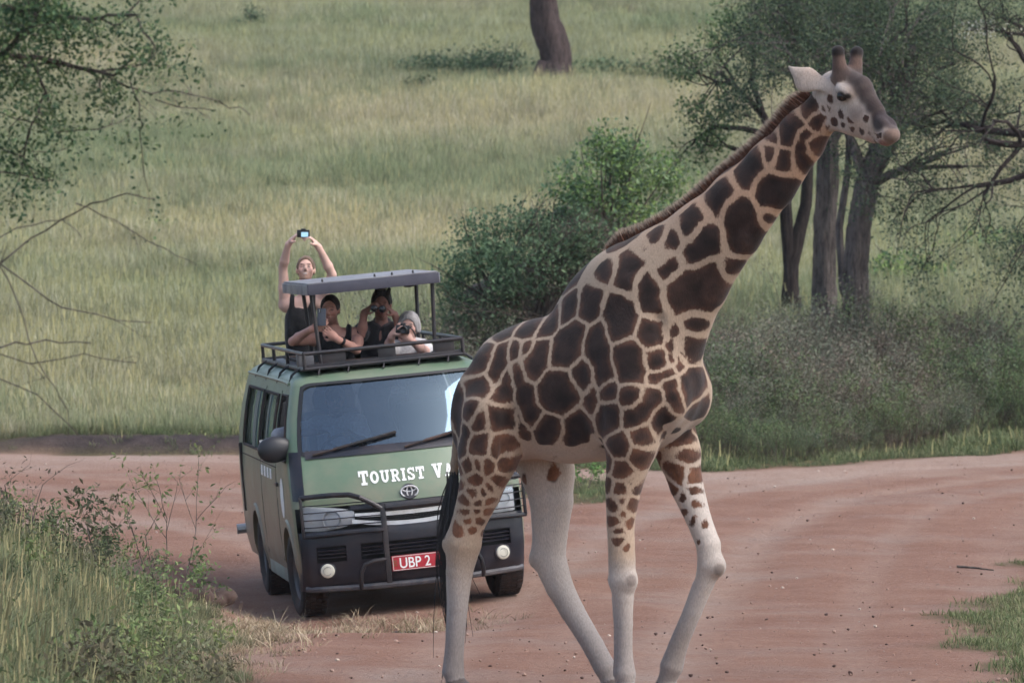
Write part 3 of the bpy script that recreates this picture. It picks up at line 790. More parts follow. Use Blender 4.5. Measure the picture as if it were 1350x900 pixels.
def shrubs():
    lm = leaf_mat("shrub_leaves", .35, .0, .9, (.85, .95, .88), (1.12, 1.08, 1.0)); bd = bark("twig", srgb(104, 92, 84), srgb(74, 66, 62))
    br, gg, dk, dryc = [(122, 150, 92), (138, 162, 100), (106, 134, 86), (150, 172, 110)], [(106, 128, 100), (92, 116, 92), (120, 140, 108), (82, 104, 84)], [(72, 90, 66), (84, 102, 72), (60, 78, 60)], [(112, 104, 92), (94, 88, 80), (128, 118, 104), (86, 92, 74)]
    d = 67.5
    # old termite mound under the shrubs
    mb = gnd(740, 470, d); S = Solid(); o = np.array(mb)
    for px, py, rx, rz in ((735, 430, 1.45, .95), (690, 450, 1.2, .75), (800, 410, 1.1, 1.0), (770, 350, .75, .9)):
        c = np.array(at(px, py, d + .3)) - o; S.ell(c, (rx, .9, rz), .25)
    v, q = S.mesh(.05, 1); v += (vnoise(v, 5, 3) * .035 + vnoise(v, 14, 5) * .015)[:, None] * v / np.maximum(np.linalg.norm(v, axis=1), .3)[:, None]
    me = mesh_np("termite_mound", v, q); ob = link("termite_mound", me, pmat("mound_earth", srgb(104, 92, 84), .95, var=.3, vscale=2, bump=.8, bscale=9, dirt=srgb(82, 84, 62), dirt_amt=.7)); ob.location = mb
    tag(ob, "old earth mound overgrown with shrubs behind the van's roof hatch", "earth mound")
    A = lambda px, py, dd: tuple(at(px, py, dd))
    bush("green_bush", "bright green bush on top of the overgrown mound", at(800, 330, d), [(A(800, 235, d), (.62, .55, .72)), (A(762, 255, d), (.5, .5, .55)), (A(850, 262, d), (.55, .5, .55)), (A(822, 205, d + .1), (.38, .35, .42)), (A(790, 190, d), (.2, .2, .35)), (A(880, 240, d + .2), (.35, .35, .45)), (A(830, 300, d - .3), (.7, .45, .4))], 7600, .070, br[:3] + gg[:3], lm, 5, bd, 3)
    bush("grey_green_shrub", "grey green shrub spreading over the left side of the mound", at(650, 400, d - .4), [(A(640, 325, d - .5), (.55, .5, .55)), (A(700, 300, d - .3), (.65, .5, .42)), (A(605, 370, d - .6), (.38, .4, .42)), (A(660, 365, d - .9), (.6, .4, .45)), (A(740, 285, d - .4), (.5, .4, .3)), (A(600, 410, d - .6), (.3, .3, .4)), (A(710, 350, d - 1.0), (.7, .35, .45)), (A(770, 320, d - .9), (.5, .35, .4))], 12500, .058, gg, lm, 6, bd, 5)
    bush("dry_shrub", "tangle of dry brown twigs and creepers low on the mound", at(720, 420, d - .9), [(A(720, 370, d - 1.0), (.85, .4, .55)), (A(780, 350, d - .9), (.6, .35, .5)), (A(660, 420, d - 1.1), (.75, .4, .45)), (A(760, 310, d - .8), (.5, .3, .3)), (A(820, 340, d - .6), (.5, .3, .6))], 6500, .055, dryc + dk + gg[:2], lm, 14, bd, 7, asp=.4)
    # low bushes round the hill tree and dotted over the slope
    def low(px, py, d_, w, h, cols, label, sd, n=1500):
        b = gnd(px, py, d_); s = d_ / F
        bush("low_bush", label, b, [((b.x, b.y, b.z + h * .4), (w * .5, w * .4, h * .5)), ((b.x - w * .28, b.y, b.z + h * .3), (w * .3, w * .3, h * .36)), ((b.x + w * .3, b.y - .2, b.z + h * .32), (w * .33, w * .3, h * .38))], n, .09, cols, lm, 4, bd, sd, group="low bushes on the grassy hillside")
    low(600, 95, 122, 2.6, .85, dk + gg, "widest low bush left of the hillside tree trunk", 31, 1700)
    low(658, 92, 121, 1.6, 1.1, dk + gg, "bush growing close against the left of the hillside tree trunk", 32, 1200)
    low(552, 122, 117, .75, .5, dk, "small dark round bush alone below the wide hillside bush", 33, 500)
    low(790, 92, 121, 1.9, .75, dk + gg, "low bush growing right of the hillside tree trunk", 34, 1100)
    low(868, 100, 119, 1.9, .8, dk, "dark low bush between the hillside trunk and the acacia crown", 35, 1000)
    low(330, 40, 140, .9, 1.0, dk + gg, "faint green bush high on the bare hillside", 36, 500)
    low(215, 255, 88, .7, .5, br, "bright green clump in the yellow hillside grass", 37, 500)
    low(1190, 365, 80, 1.5, .8, gg + br, "leafy green bush at the foot of the pale acacia", 38, 1200)
    low(1320, 350, 84, 1.8, .8, gg + br, "leafy green bush under the drooping thorn tree", 39, 1300)
    # the single trunk on the hillside
    b = gnd(728, 104, 120); f = at(718, 10, 120); bt = bark("grey", srgb(84, 72, 70), srgb(60, 51, 52)); L = []
    def ex(w):
        w.trunk([b - Vector((0, 0, .3)), b + Vector((0, 0, .12)), at(732, 80, 120), at(724, 52, 120), at(717, 30, 120), at(718, 0, 120), at(719, -40, 120)], [.56, .47, .38, .40, .37, .33, .30], 24, 6, .06)
        for k in range(5):
            a = k * 1.26; w.m.tube([b + Vector((.25 * math.cos(a), .25 * math.sin(a), .5)), b + Vector((.52 * math.cos(a), .52 * math.sin(a), .05)), b + Vector((.75 * math.cos(a), .75 * math.sin(a), -.1))], [.18, .14, .06], 8)
    f = at(719, -40, 120)
    for k in range(5): L.append(dict(p=f, d=Vector((math.cos(k * 1.3), math.sin(k * 1.3), 1.2)), L=2.6, r0=.16, depth=4, bend=.25, split=(2, 3), shrink=.7, n=5))
    tree("hillside_tree", "thick grey tree trunk standing alone on the grassy hillside", b, L, lm, gg, 3, .2, .12, bt, 61, extra=ex)
shrubs()

def brush():
    lm = leaf_mat("brush_leaves", .3, .3, .5, (.8, .9, .85), (1.12, 1.05, 1.0)); protos = []
    tm = bark("stalk", srgb(110, 98, 92), srgb(78, 70, 66))
    sets = [[(124, 130, 112), (108, 116, 100), (140, 138, 124)], [(100, 122, 86), (114, 134, 94), (132, 142, 102)], [(134, 122, 112), (114, 104, 98), (148, 134, 122)], [(110, 126, 100), (94, 110, 88), (126, 134, 108)]]
    for k in range(6):
        w = Wood(700 + k); R = w.r
        for j in range(5):
            a = R.uniform(0, 6.28); w.limb((.12 * math.cos(a), .12 * math.sin(a), -.05), (.28 * math.cos(a), .28 * math.sin(a), 1), R.uniform(.7, 1.15), .010, 2, .16, (2, 3), .5, 0, 5, 3, 1.0, .38)
        lp = w.leaf_points(2.2 if k != 2 else .8, .05, k); me1 = leaves_mesh("t", lp, .055, sets[k % 4], k, asp=.4)
        bm = bmesh.new(); bm.from_mesh(me1); a_ = bm.verts.layers.float_color["coat"]
        st = np.array(srgb(112, 100, 92)); n0 = len(bm.verts); vs = [bm.verts.new(v) for v in w.m.v]
        for v in vs: v[a_] = st * random.uniform(.7, 1.1)
        for f in w.m.f:
            try: bm.faces.new([vs[i] for i in f])
            except ValueError: pass
        me = bpy.data.meshes.new("brush_plant%d" % k); bm.to_mesh(me); bm.free(); me.materials.append(lm); protos.append(bpy.data.objects.new("brush_plant%d" % k, me))
    r = np.random.default_rng(77); n = 1900
    x = r.uniform(1.2, 11.5, n); y = far_edge(x) + 1.0 + 9.0 * r.random(n) ** 1.15
    edge = far_edge(x) + 1.5 + .5 * np.sin(x * 1.3); k = (y > edge) & (y < 70.5 - .15 * x); x, y = x[k], y[k]
    x2 = r.uniform(-2.0, 2.2, 220); y2 = r.uniform(64.5, 67.5, 220); x = np.r_[x, x2]; y = np.r_[y, y2]
    P_ = np.stack([x, y, y * 0], 1); pn = vnoise(P_, .9, 81)
    sz = r.uniform(.40, .95, len(x)) * (.42 + .58 * smoothstep(1.2, 4.5, y - far_edge(x))) * (1 + .3 * pn)
    green = r.random(len(x)) < np.clip(.75 - .11 * (y - far_edge(x) - 1) + .25 * vnoise(P_, .6, 83), .12, .9)
    pk = np.where(green, np.array([1, 3, 5])[r.integers(0, 3, len(x))], np.array([0, 2, 4, 2])[r.integers(0, 4, len(x))])
    scatter("roadside_brush", np.stack([x, y, terrain(x, y)], 1), protos, sz, r.uniform(0, 6.28, len(x)), r.normal(0, .12, len(x)), pk, "dense grey green weeds and dry stalks between the road and the trees", "undergrowth")
brush()

def left_side():
    lm = leaf_mat("small_leaves", .35, .0, 1.5, (.85, .95, .92), (1.1, 1.05, 1.0)); bd = bark("grey_twig", srgb(112, 104, 98), srgb(80, 74, 72))
    gc = [(76, 100, 74), (64, 88, 66), (90, 112, 80), (104, 124, 84)]
    # tree just outside the frame, its boughs hang in
    d = 21.0; b = gnd(-230, 700, d); f = at(-190, 250, d); L = []
    def ex(w):
        w.m.tube([b - Vector((0, 0, .2)), at(-215, 480, d), f, at(-170, 60, d), at(-150, -120, d)], [.13, .11, .09, .07, .04], 10)
        for pts, r0, lf in (([(-190, 180), (-80, 95), (0, 70), (80, 80), (150, 100)], .020, 1), ([(-180, 120), (-90, 40), (-10, 5), (60, 20), (130, 25), (180, 20)], .016, 1), ([(-190, 200), (-90, 150), (0, 150), (70, 172), (130, 170), (172, 152)], .009, .3), ([(140, 98), (182, 120), (235, 122), (290, 134), (330, 152)], .007, .12), ([(172, 110), (186, 150), (184, 185), (190, 232)], .006, .4), ([(205, 130), (240, 140), (285, 146)], .005, .1),
                            ([(-200, 300), (-90, 240), (0, 228), (70, 238)], .013, 0), ([(-200, 420), (-80, 380), (0, 348), (60, 300), (120, 268), (170, 255), (205, 262)], .010, 0), ([(0, 348), (60, 392), (130, 418), (200, 425)], .007, 0), ([(-200, 470), (-80, 455), (0, 458), (60, 450), (120, 452)], .011, 0), ([(-40, 350), (20, 300), (90, 290)], .006, 0), ([(-120, 500), (-20, 492), (50, 520), (110, 580)], .007, 0), ([(-80, 160), (-20, 190), (30, 205), (50, 240)], .008, .3), ([(-150, 130), (-40, 110), (40, 40), (60, -30)], .014, 1), ([(40, 80), (60, 120), (40, 165), (30, 215)], .007, .6), ([(100, 265), (150, 290), (220, 330), (260, 350)], .004, 0), ([(0, 348), (30, 420), (60, 500), (90, 540)], .005, 0), ([(-60, 450), (40, 480), (110, 470), (180, 478)], .005, 0)):
            r0 = r0 if lf >= .6 else r0 * .42
            q = [at(px, py, d + .02 * i * (((int(px) * 7 + i * 3) % 5) - 2)) for i, (px, py) in enumerate(pts)]
            # rounder path through the points
            fine = []
            for i in range(len(q) - 1):
                for t in (0, .33, .66): fine.append(q[i].lerp(q[i + 1], t) + Vector((w.r.gauss(0, .006), w.r.gauss(0, .02), w.r.gauss(0, .006))))
            fine.append(q[-1]); nF = len(fine)
            w.m.tube(fine, [r0 * (1 - .75 * i / nF) + .0012 for i in range(nF)], 5)
            for i in range(2, nF):
                if lf: w.tips.append((fine[i], .1, lf))
                if w.r.random() < (.9 if lf >= .6 else .28):
                    dv = fine[i] - fine[i - 1]; dv = (dv.normalized() + Vector((w.r.gauss(0, .6), w.r.gauss(0, .5), w.r.gauss(-.1, .7)))).normalized()
                    w.limb(fine[i], dv, w.r.uniform(.07, .22) * (1 if lf >= .6 else .7), r0 * .32 + .001, 2 if lf >= .6 else 1, .3, (2, 3), .62, .03, 4, 4, lf * 1.3, .6)
    tree("thorn_tree", "leafy thorn tree at the left whose bare twigs hang over the road", b, L, lm, gc, 6.5, .055, .023, bd, 91, extra=ex)
    # weeds rising from the mound
    def weed(px, py, d_, h, stems, cols, label, sd, ls, per, spreadang=.45):
        b = gnd(px, py, d_); root = empty("weed", tuple(b)); tag(root, label, "weed"); w = Wood(sd)
        for k in range(stems):
            a = w.r.uniform(0, 6.28); w.limb((.05 * math.cos(a), .05 * math.sin(a), -.03), (.3 * math.cos(a), .2 * math.sin(a), 1), h * w.r.uniform(.6, .8), .0055, 2, .12, (2, 4), .5, 0, 6, 4, 1.0, spreadang)
        w.m.build("stems", bd, root); lp = w.leaf_points(per, .022, sd); link("leaves", leaves_mesh("leaves", lp, ls, cols, sd, asp=.42), lm, root)
    weed(150, 660, 37, .85, 3, [(86, 84, 66), (104, 94, 76), (80, 92, 64)], "dark leafed weed rising above the mound grass", 5, .055, 1.0)
    weed(218, 700, 36.5, 1.05, 4, [(112, 124, 82), (132, 138, 96)], "thin pale weed with sparse leaves at the mound's edge", 6, .045, .7)
    weed(20, 640, 36, .95, 4, [(110, 96, 84), (90, 84, 72)], "dry branching weed on the mound under the thorn tree", 7, .04, .5, .6)
    weed(768, 660, 54.2, .5, 4, [(100, 132, 78), (118, 146, 88)], "small green weed on the grass island behind the giraffe", 9, .07, 1.0)
    # clod of earth, sticks
    c = gnd(268, 770, 38.6); S = Solid(); r = np.random.default_rng(2)
    for k in range(14): S.ell(r.normal(0, 1, 3) * [.20, .14, .03] + [0, 0, .03], r.uniform(.05, .11, 3), .03)
    v, q = S.mesh(.016, 1); v += (vnoise(v, 22, 3) * .012)[:, None]; me = mesh_np("soil_clod", v, q); ob = link("soil_clod", me, pmat("dark_soil", srgb(70, 55, 49), .95, var=.3, vscale=9, bump=.8, bscale=30)); ob.location = c
    tag(ob, "lump of dark soil between the mound grass and the van's wheel", "soil")
    for (p0, p1, d0, lab) in (((1262, 739), (1310, 748), 43.6, "thin dark stick lying on the road by the right verge"), ((518, 816), (548, 812), 38.2, "short brown stick lying in front of the van")):
        a, e = gnd(*p0, d0), gnd(*p1, d0 - .35); rt = tuple(a); m = MB(); mid = (a + e) / 2 + Vector((0, .03, .015))
        m.tube([Vector((0, 0, .012)), mid - a, e - a + Vector((0, 0, .012))], [.012, .010, .005], 6); o = m.build("stick", bd); o.location = rt; tag(o, lab, "stick")
left_side()

# ------------------------------------------------------------------ giraffe
GTH = math.radians(30); GB = ((770 - CX) / F * 29.15, 29.15)
def G(px, py, y=0.0):
    """Photo pixel + lateral offset (left side positive) -> giraffe's own frame (x forward, y left, z up)."""
    c, s = math.cos(GTH), math.sin(GTH); k = (px - CX) / F
    x = (k * GB[1] + k * y * c - GB[0] - y * s) / (c + k * s)
    Y = GB[1] - x * s + y * c
    return np.array([x, y, H + (HY - py) / F * Y])

def GM(px, py, y, side):
    """Like G on the near flank; side > 0 gives its mirror image on the far flank."""
    p = G(px, py, -abs(y)); p[1] = abs(y) * side
    return p

HPH = math.radians(20); HP0 = G(1088, 142)                # the head turns a little further towards the road's near side
HLAT = np.array([math.sin(HPH), math.cos(HPH), 0])
def GH(px, py, y=0.0, side=0):
    """Photo pixel + lateral offset -> head frame point; side > 0 mirrors to the far cheek."""
    if side: 
        p = GH(px, py, -abs(y)); return p + HLAT * (abs(y) + abs(y) * side)
    c, s = math.cos(GTH), math.sin(GTH); k = (px - CX) / F
    o = HP0 + HLAT * y; f = np.array([math.cos(HPH), -math.sin(HPH), 0])
    ox, oy = GB[0] + o[0] * c + o[1] * s, GB[1] - o[0] * s + o[1] * c
    fx, fy = f[0] * c + f[1] * s, -f[0] * s + f[1] * c
    t = (k * oy - ox) / (fx - k * fy)
    p = o + f * t; p[2] = H + (HY - py) / F * (oy + fy * t)
    return p

def giraffe():
    root = empty("giraffe", (GB[0], GB[1], 0), (0, 0, -GTH))
    tag(root, "tall patched giraffe with pale lower legs walking across the dirt road", "giraffe")
    S = Solid(); Yax = (0, 1, 0)
    ry = lambda a: Matrix.Rotation(math.radians(a), 3, 'Y')
    # trunk
    S.ell(G(822, 480), (.46, .305, .56), .08, reg=1)
    S.ell(G(742, 514), (.55, .32, .435), .12, ry(14), reg=1)
    S.ell(G(674, 530), (.315, .27, .345), .12, ry(10), reg=1)
    S.ell(G(800, 385), (.34, .13, .20), .14, ry(-32), reg=1)
    S.ell(G(680, 466), (.20, .14, .10), .12, reg=1)
    S.ell(G(878, 500), (.19, .235, .33), .14, reg=1)
    S.ell(G(897, 512), (.12, .10, .17), .08, reg=1)
    for y in (-1, 1):
        S.ell(GM(822, 500, .235, y), (.21, .115, .40), .08, ry(14), reg=1)    # shoulder
        S.ell(GM(880, 520, .15, y), (.13, .11, .19), .07, reg=1)               # breast
        S.ell(GM(640, 552, .195, y), (.235, .12, .33), .09, reg=1)              # haunch
        S.ell(GM(652, 474, .16, y), (.10, .05, .05), .09, reg=1)               # hip bone
    # neck
    nk = [((848, 402), .40), ((884, 362), .285), ((931, 317), .228), ((978, 266), .187), ((1021, 220), .153), ((1058, 178), .131), ((1086, 146), .118)]
    S.chain([(G(*p), r) for p, r in nk], .07, (Yax, 1.5), reg=2)
    S.chain([(G(905, 455), .10), (G(938, 385), .075), (G(985, 318), .055), (G(1030, 255), .05), (G(1070, 196), .045)], .07, reg=2)  # throat
    # head
    fl = (HLAT, 1.45)
    hx = np.array([math.cos(HPH), -math.sin(HPH), 0])
    def hrot(a):
        return np.array(Matrix.Rotation(-HPH, 3, 'Z') @ Matrix.Rotation(math.radians(a), 3, 'Y'))
    S.chain([(GH(1101, 125), .142), (GH(1130, 143), .104), (GH(1159, 165), .076)], .05, fl, reg=3)
    S.ell(GH(1172, 176), (.074, .060, .054), .035, hrot(25), reg=3)
    S.ell(GH(1166, 186), (.05, .04, .028), .025, hrot(20), reg=3)
    S.cone(GH(1094, 156), GH(1152, 181), .058, .034, .05, (HLAT, 1.3), reg=3)
    S.cone(GH(1116, 105), GH(1136, 111), .062, .050, .06, reg=3)
    S.cone(GH(1140, 120), GH(1156, 144), .042, .032, .06, reg=3)
    for y in (-1, 1):
        S.ell(GH(1112, 120, .098, y), (.062, .034, .036), .05, hrot(22), reg=3)                     # brow
        S.cone(GH(1108, 100, .055, y), GH(1105, 70, .075, y), .050, .032, .035, reg=4)              # ossicone
        S.ell(GH(1105, 67, .076, y), (.034, .034, .03), .025, reg=4)
        S.ell(GH(1163, 162, .034, y), (.042, .022, .026), .03, hrot(32), reg=3)                       # nostril rim
        S.cone(GH(1169, 165, .058, y), GH(1166, 163, .064, y), .010, .010, .008, sub=True)
        e0 = GH(1090, 113, .095, y)
        tip = e0 - hx * .215 + HLAT * (.10 * y) + np.array([0, 0, .115]); mid = (e0 + tip) / 2 + np.array([0, 0, -.022]) - hx * .01
        fn = hx * .3 + HLAT * (.85 * y) + np.array([0, 0, .2])
        S.cone(e0, mid, .034, .068, .03, (fn, 2.8), reg=5); S.cone(mid, tip, .068, .008, .02, (fn, 2.8), reg=5)
    S.cone(GH(1184, 185, -.05), GH(1152, 180, -.062), .005, .004, .006, sub=True)                   # mouth slit
    # legs
    def leg(y, pts, foot, toe, reg):
        ch = [(G(px, py, y), r) for px, py, r in pts]
        fx = G(foot, 905, y)[0]
        S.chain(ch[:3], .05, reg=reg); S.chain(ch[2:] + [(np.array([fx, y, .10]), .050)], .010, reg=reg)
        S.cone((fx, y, .095), (fx + toe, y, .035), .058, .082, .02, reg=reg + 10)
        S.ell((fx + toe * .8, y, .02), (.11, .085, .05), .02, reg=reg + 10)
    nh = [(650, 545, .19), (644, 600, .172), (633, 648, .128), (617, 690, .100), (611, 716, .108), (606, 752, .080), (604, 800, .058), (600, 858, .051), (598, 886, .062)]
    fh = [(706, 565, .19), (722, 622, .155), (727, 660, .132), (725, 705, .106), (723, 733, .104), (737, 772, .084), (754, 804, .073), (782, 850, .064), (798, 880, .066)]
    nf = [(842, 525, .18), (834, 582, .150), (822, 640, .108), (818, 690, .082), (820, 738, .079), (820, 764, .081), (822, 788, .060), (823, 822, .050), (823, 862, .049), (824, 888, .063)]
    ff = [(880, 548, .155), (894, 595, .125), (905, 640, .100), (921, 684, .075), (934, 718, .072), (936, 745, .074), (928, 770, .057), (914, 806, .050), (896, 848, .052), (886, 878, .066)]
    leg(-.215, nh, 601, .05, 21); leg(.215, fh, 806, .05, 22); leg(-.205, nf, 825, .05, 23); leg(.20, ff, 876, .05, 24)
    S.cone(G(611, 700, -.215), G(593, 717, -.215), .05, .045, .05, reg=21)      # hock points
    S.cone(G(725, 712, .215), G(707, 738, .215), .05, .042, .05, reg=22)
    S.ell(G(829, 765, -.215), (.05, .05, .06), .04, reg=23); S.ell(G(946, 746, .20), (.05, .05, .06), .04, reg=24)
    for y in (-1, 1):
        S.cone(GM(806, 400, .17, y), GM(838, 500, .27, y), .045, .05, .08, reg=1)                    # shoulder blade ridge
        S.cone(GM(838, 505, .27, y), GM(812, 560, .27, y), .05, .055, .07, reg=1)                    # upper arm
        S.cone(GM(646, 500, .20, y), GM(656, 590, .27, y), .05, .07, .09, reg=1)                     # thigh front edge
        S.cone(GM(672, 545, .33, y), GM(662, 612, .30, y), .03, .02, .06, sub=True)                  # flank hollow
        S.cone(GM(868, 420, .22, y), GM(884, 470, .25, y), .018, .015, .05, sub=True)                # crease before the shoulder
        S.cone(GM(779, 470, .36, y), GM(786, 560, .37, y), .02, .025, .05, sub=True)                 # crease behind the elbow
    for y, ch in ((-.215, nh), (.215, fh), (-.205, nf), (.20, ff)):                                   # back tendon behind each cannon bone
        i0 = 5 if ch in (nh, fh) else 6
        q = [(G(px, py, y) + np.array([-.030 - r * .25, 0, 0]), r * .52) for px, py, r in ch[i0:]]
        S.chain(q, .006, reg=21 if ch is nh else 22 if ch is fh else 23 if ch is nf else 24)
    V, Q = S.mesh(.0095, 1)
    V[:, 2] = np.maximum(V[:, 2], 0.0)
    me = mesh_np("body", V, Q)
    # ---- coat: patch centres read off the animal's flank, set on the hide; the rest filled at the same spacing
    c, s = math.cos(GTH), math.sin(GTH)
    bvh = BVHTree.FromPolygons([tuple(v) for v in V], [tuple(q) for q in Q.tolist()])
    co = np.array([-GB[0] * c + GB[1] * s, -GB[0] * s - GB[1] * c, H])          # eye in the giraffe's frame
    def hit(px, py):
        wd = np.array([(px - CX) / F, 1.0, (HY - py) / F])
        d = np.array([wd[0] * c - wd[1] * s, wd[0] * s + wd[1] * c, wd[2]])
        r = bvh.ray_cast(Vector(co), Vector(d))
        return None if r[0] is None else np.array(r[0])
    # (px, py, size bonus in cm, gap in cm, tone 0 dark .. 1 russet)
    rows = """664 441 0|642 462 -1 632 486|660 465 0 652 492|679 462 -2|697 433 0|722 431 0|693 460 -3|712 466 1 700 486|756 440 4 744 465|633 509 3|668 500 0 661 526|683 496 1 698 545|736 518 7|769 494 2|620 541 1|604 535 -1 602 566|631 553 1|658 548 3|614 568 -1 608 592|633 585 2|658 590 1 .5|684 548 -5 694 570|723 569 4|763 556 1 752 580|736 602 -1 .7|766 599 1 .8|615 613 -1|629 613 -2|642 614 -1 .2|662 612 -1 .9|625 630 -1 .4|606 623 -1|656 632 -1 .8|598 577 -1|600 601 -1
799 363 -1|784 394 1 774 412|751 414 0|834 348 2 822 374|812 404 5 818 428|855 374 1 861 402|876 360 -1 884 346|872 336 -1|898 388 5 932 370 .12|784 448 4 792 488|824 466 3 834 492|859 439 3|866 473 1|778 510 -4 776 536|800 515 1|831 522 1|856 530 1 836 550|801 549 3|874 551 1|862 498 -3 878 492|884 508 -3 890 538|887 438 -4 885 472|898 460 -5 896 482|908 460 0|912 509 3|914 543 0|815 586 1|843 575 0|796 588 -4|842 600 -2 .3|817 621 -1 .1|801 609 -3|817 644 -2|891 565 -1|901 581 -1|906 597 -2|896 625 -2 .6|913 628 -3 .4
865 316 -3|868 336 -1 887 320|921 289 -1 907 304|914 332 2 930 310|957 256 0 943 272|972 280 3 982 304 .05|996 218 0 984 238|1020 250 5|1016 206 -1|1031 211 1|1022 187 -3|1037 181 1 1049 163|1062 178 -1 1055 210|1073 192 -1|1068 141 -1 1060 152|1074 160 0|1014 286 -5|964 354 -4|912 426 -3|846 333 -4|934 281 -5
607 634 -2 .2|624 648 -2 .5|634 647 -2 .5|645 640 -2 .8|613 660 -3 .5|629 661 -3 .5|641 660 -3 .7|613 674 -4 .6|628 673 -4 .6|640 673 -4 .7|616 686 -4 .7|630 686 -4 .7|604 697 -4 .5|603 648 -3 .3|622 697 -5 .9
803 640 -4|818 660 -4|836 644 -3|808 665 -4|828 666 -3|818 674 -5|807 686 -4|827 689 -5 .5|813 698 -5|813 711 -5|826 721 -6 .5|832 640 -4 .1
887 641 -4 .3|914 648 -4|902 656 -4 .3|914 661 -4|903 673 -5 .4|915 684 -5 .6|928 689 -6 .7|741 662 -6 .8|751 660 -6 .9|729 630 -3
1107 151 -5|1099 161 -5|1088 166 -5|1091 143 -6|1120 158 -6|1110 165 -6|1123 171 -6|1135 173 -6|1140 154 -6 .5|1125 148 -6 .6|1094 132 -6|1084 143 -6"""
    seeds, wts, tone, gid = [], [], [], []
    ng = 0
    for tok in rows.replace("\n", "|").split("|"):
        a = [float(x) for x in tok.split()]; more = []
        if len(a) >= 6 or (len(a) == 5): more = [(a[3], a[4])]; tn_ = a[5] if len(a) > 5 else 0.0
        else: tn_ = a[3] if len(a) > 3 else 0.0
        ps = [(a[0], a[1])] + more
        if more: ps.insert(1, ((a[0] + a[3]) / 2, (a[1] + a[4]) / 2))
        got = False
        for q in ps:
            p = hit(*q)
            if p is None: continue
            seeds.append(p); wts.append(a[2] / 100.0); tone.append(tn_); gid.append(ng); got = True
        ng += got
    reg = S.nearest_reg(V)
    islg = (reg >= 21)
    up_leg = smoothstep(.95, 1.5, V[:, 2])
    sp = np.where(islg, .09 + .11 * up_leg, np.where(reg == 2, .235, np.where(reg >= 3, .10, .275)))
    dens_ok = (~islg | (V[:, 2] > .95)) & (reg != 4) & (reg != 5) & ((reg != 3) | (V[:, 2] < 3.4))
    order = RNG.permutation(len(V))[:9000]
    sa = np.array(seeds)
    for i in order:
        if not dens_ok[i]: continue
        d = np.sqrt(((sa - V[i]) ** 2).sum(1)).min()
        if d > sp[i]:
            sa = np.vstack([sa, V[i]]); gid.append(ng); ng += 1; tone.append(random.choice([0, 0, .2]) if not islg[i] else random.uniform(.2, .8))
            wts.append(random.uniform(-.01, .03) if not islg[i] else -.03 - .03 * (1 - up_leg[i]))
    seeds = sa; wts = np.array(wts); tone = np.array(tone)
    wob = np.stack([vnoise(V, 14, 1), vnoise(V, 14, 2), vnoise(V, 14, 3)], 1) * .012 + np.stack([vnoise(V, 45, 4), vnoise(V, 45, 5), vnoise(V, 45, 6)], 1) * .0045
    b1 = np.empty(len(V)); e1 = np.empty(len(V)); own = np.empty(len(V), int)
    W = V + wob
    gst = np.flatnonzero(np.r_[True, np.diff(gid) > 0])
    for i0 in range(0, len(V), 20000):
        P = W[i0:i0 + 20000]
        e = np.sqrt(((P[:, None, :] - seeds[None]) ** 2).sum(-1)) - wts[None] * .85
        e = np.minimum.reduceat(e, gst, axis=1)
        j = np.argpartition(e, 1, axis=1)[:, :2]
        ee = np.take_along_axis(e, j, 1); o = np.argsort(ee, 1)
        ee = np.take_along_axis(ee, o, 1); j = np.take_along_axis(j, o, 1)
        e1[i0:i0 + 20000] = ee[:, 0]; b1[i0:i0 + 20000] = (ee[:, 1] - ee[:, 0]) / 2; own[i0:i0 + 20000] = gst[j[:, 0]]
    z = V[:, 2]
    nrm = np.zeros((len(V), 3)); me.vertices.foreach_get("normal", (buf := np.empty(len(V) * 3, np.float32))); nrm = buf.reshape(-1, 3)
    gap = np.where(islg, .011, np.where(reg == 2, .0185, np.where(reg >= 3, .011, .0105)))
    gap = gap - .009 * smoothstep(3.0, 3.4, z) * (reg == 2)
    reach = np.where(islg, .075 + .12 * up_leg, np.where(reg == 2, .135, np.where(reg >= 3, .075, .165)))
    patch = smoothstep(gap - .003, gap + .004, b1) * (1 - smoothstep(reach - .006, reach + .004, e1 + .012 * vnoise(V, 30, 9)))
    fade = np.ones(len(V))
    fade[islg] = smoothstep(.86, .98, z[islg] + .05 * vnoise(V[islg], 9, 3))
    fade *= 1 - smoothstep(.5, .85, -nrm[:, 2]) * (reg <= 1)
    fade[(reg == 22)] *= 0; fade[(reg == 24) & (z < 1.25)] *= .9
    patch *= fade
    tan = np.array(srgb(170, 149, 129)[:3]); pale = np.array(srgb(184, 175, 168)[:3]); neckc = np.array(srgb(180, 146, 120)[:3])
    dark = np.array(srgb(36, 25, 22)[:3]); rus = np.array(srgb(106, 70, 50)[:3]); grey = np.array(srgb(158, 152, 149)[:3])
    base = np.tile(tan, (len(V), 1))
    mixc = lambda A, B, t: A * (1 - t[:, None]) + B * t[:, None]
    base = mixc(base, np.tile(neckc, (len(V), 1)), smoothstep(2.6, 3.1, z))
    base = mixc(base, np.tile(pale, (len(V), 1)), np.where((reg == 21) | (reg == 31), 1 - smoothstep(.60, .92, z + .04 * vnoise(V, 8, 33)), np.where((reg == 23) | (reg == 33), 1 - smoothstep(.76, .93, z + .04 * vnoise(V, 8, 33)), 0)) * .9)
    base = mixc(base, np.tile(pale, (len(V), 1)), np.where((reg == 22) | (reg == 24), 1 - smoothstep(1.2, 1.6, z), 0) * .9)
    base = mixc(base, np.tile(grey, (len(V), 1)), np.where(islg, 1 - smoothstep(.3, .8, z), 0))
    base = mixc(base, np.tile(pale, (len(V), 1)), smoothstep(.45, .9, -nrm[:, 2]) * (reg <= 1) * .8)
    hm = (reg >= 3) & (reg <= 5)
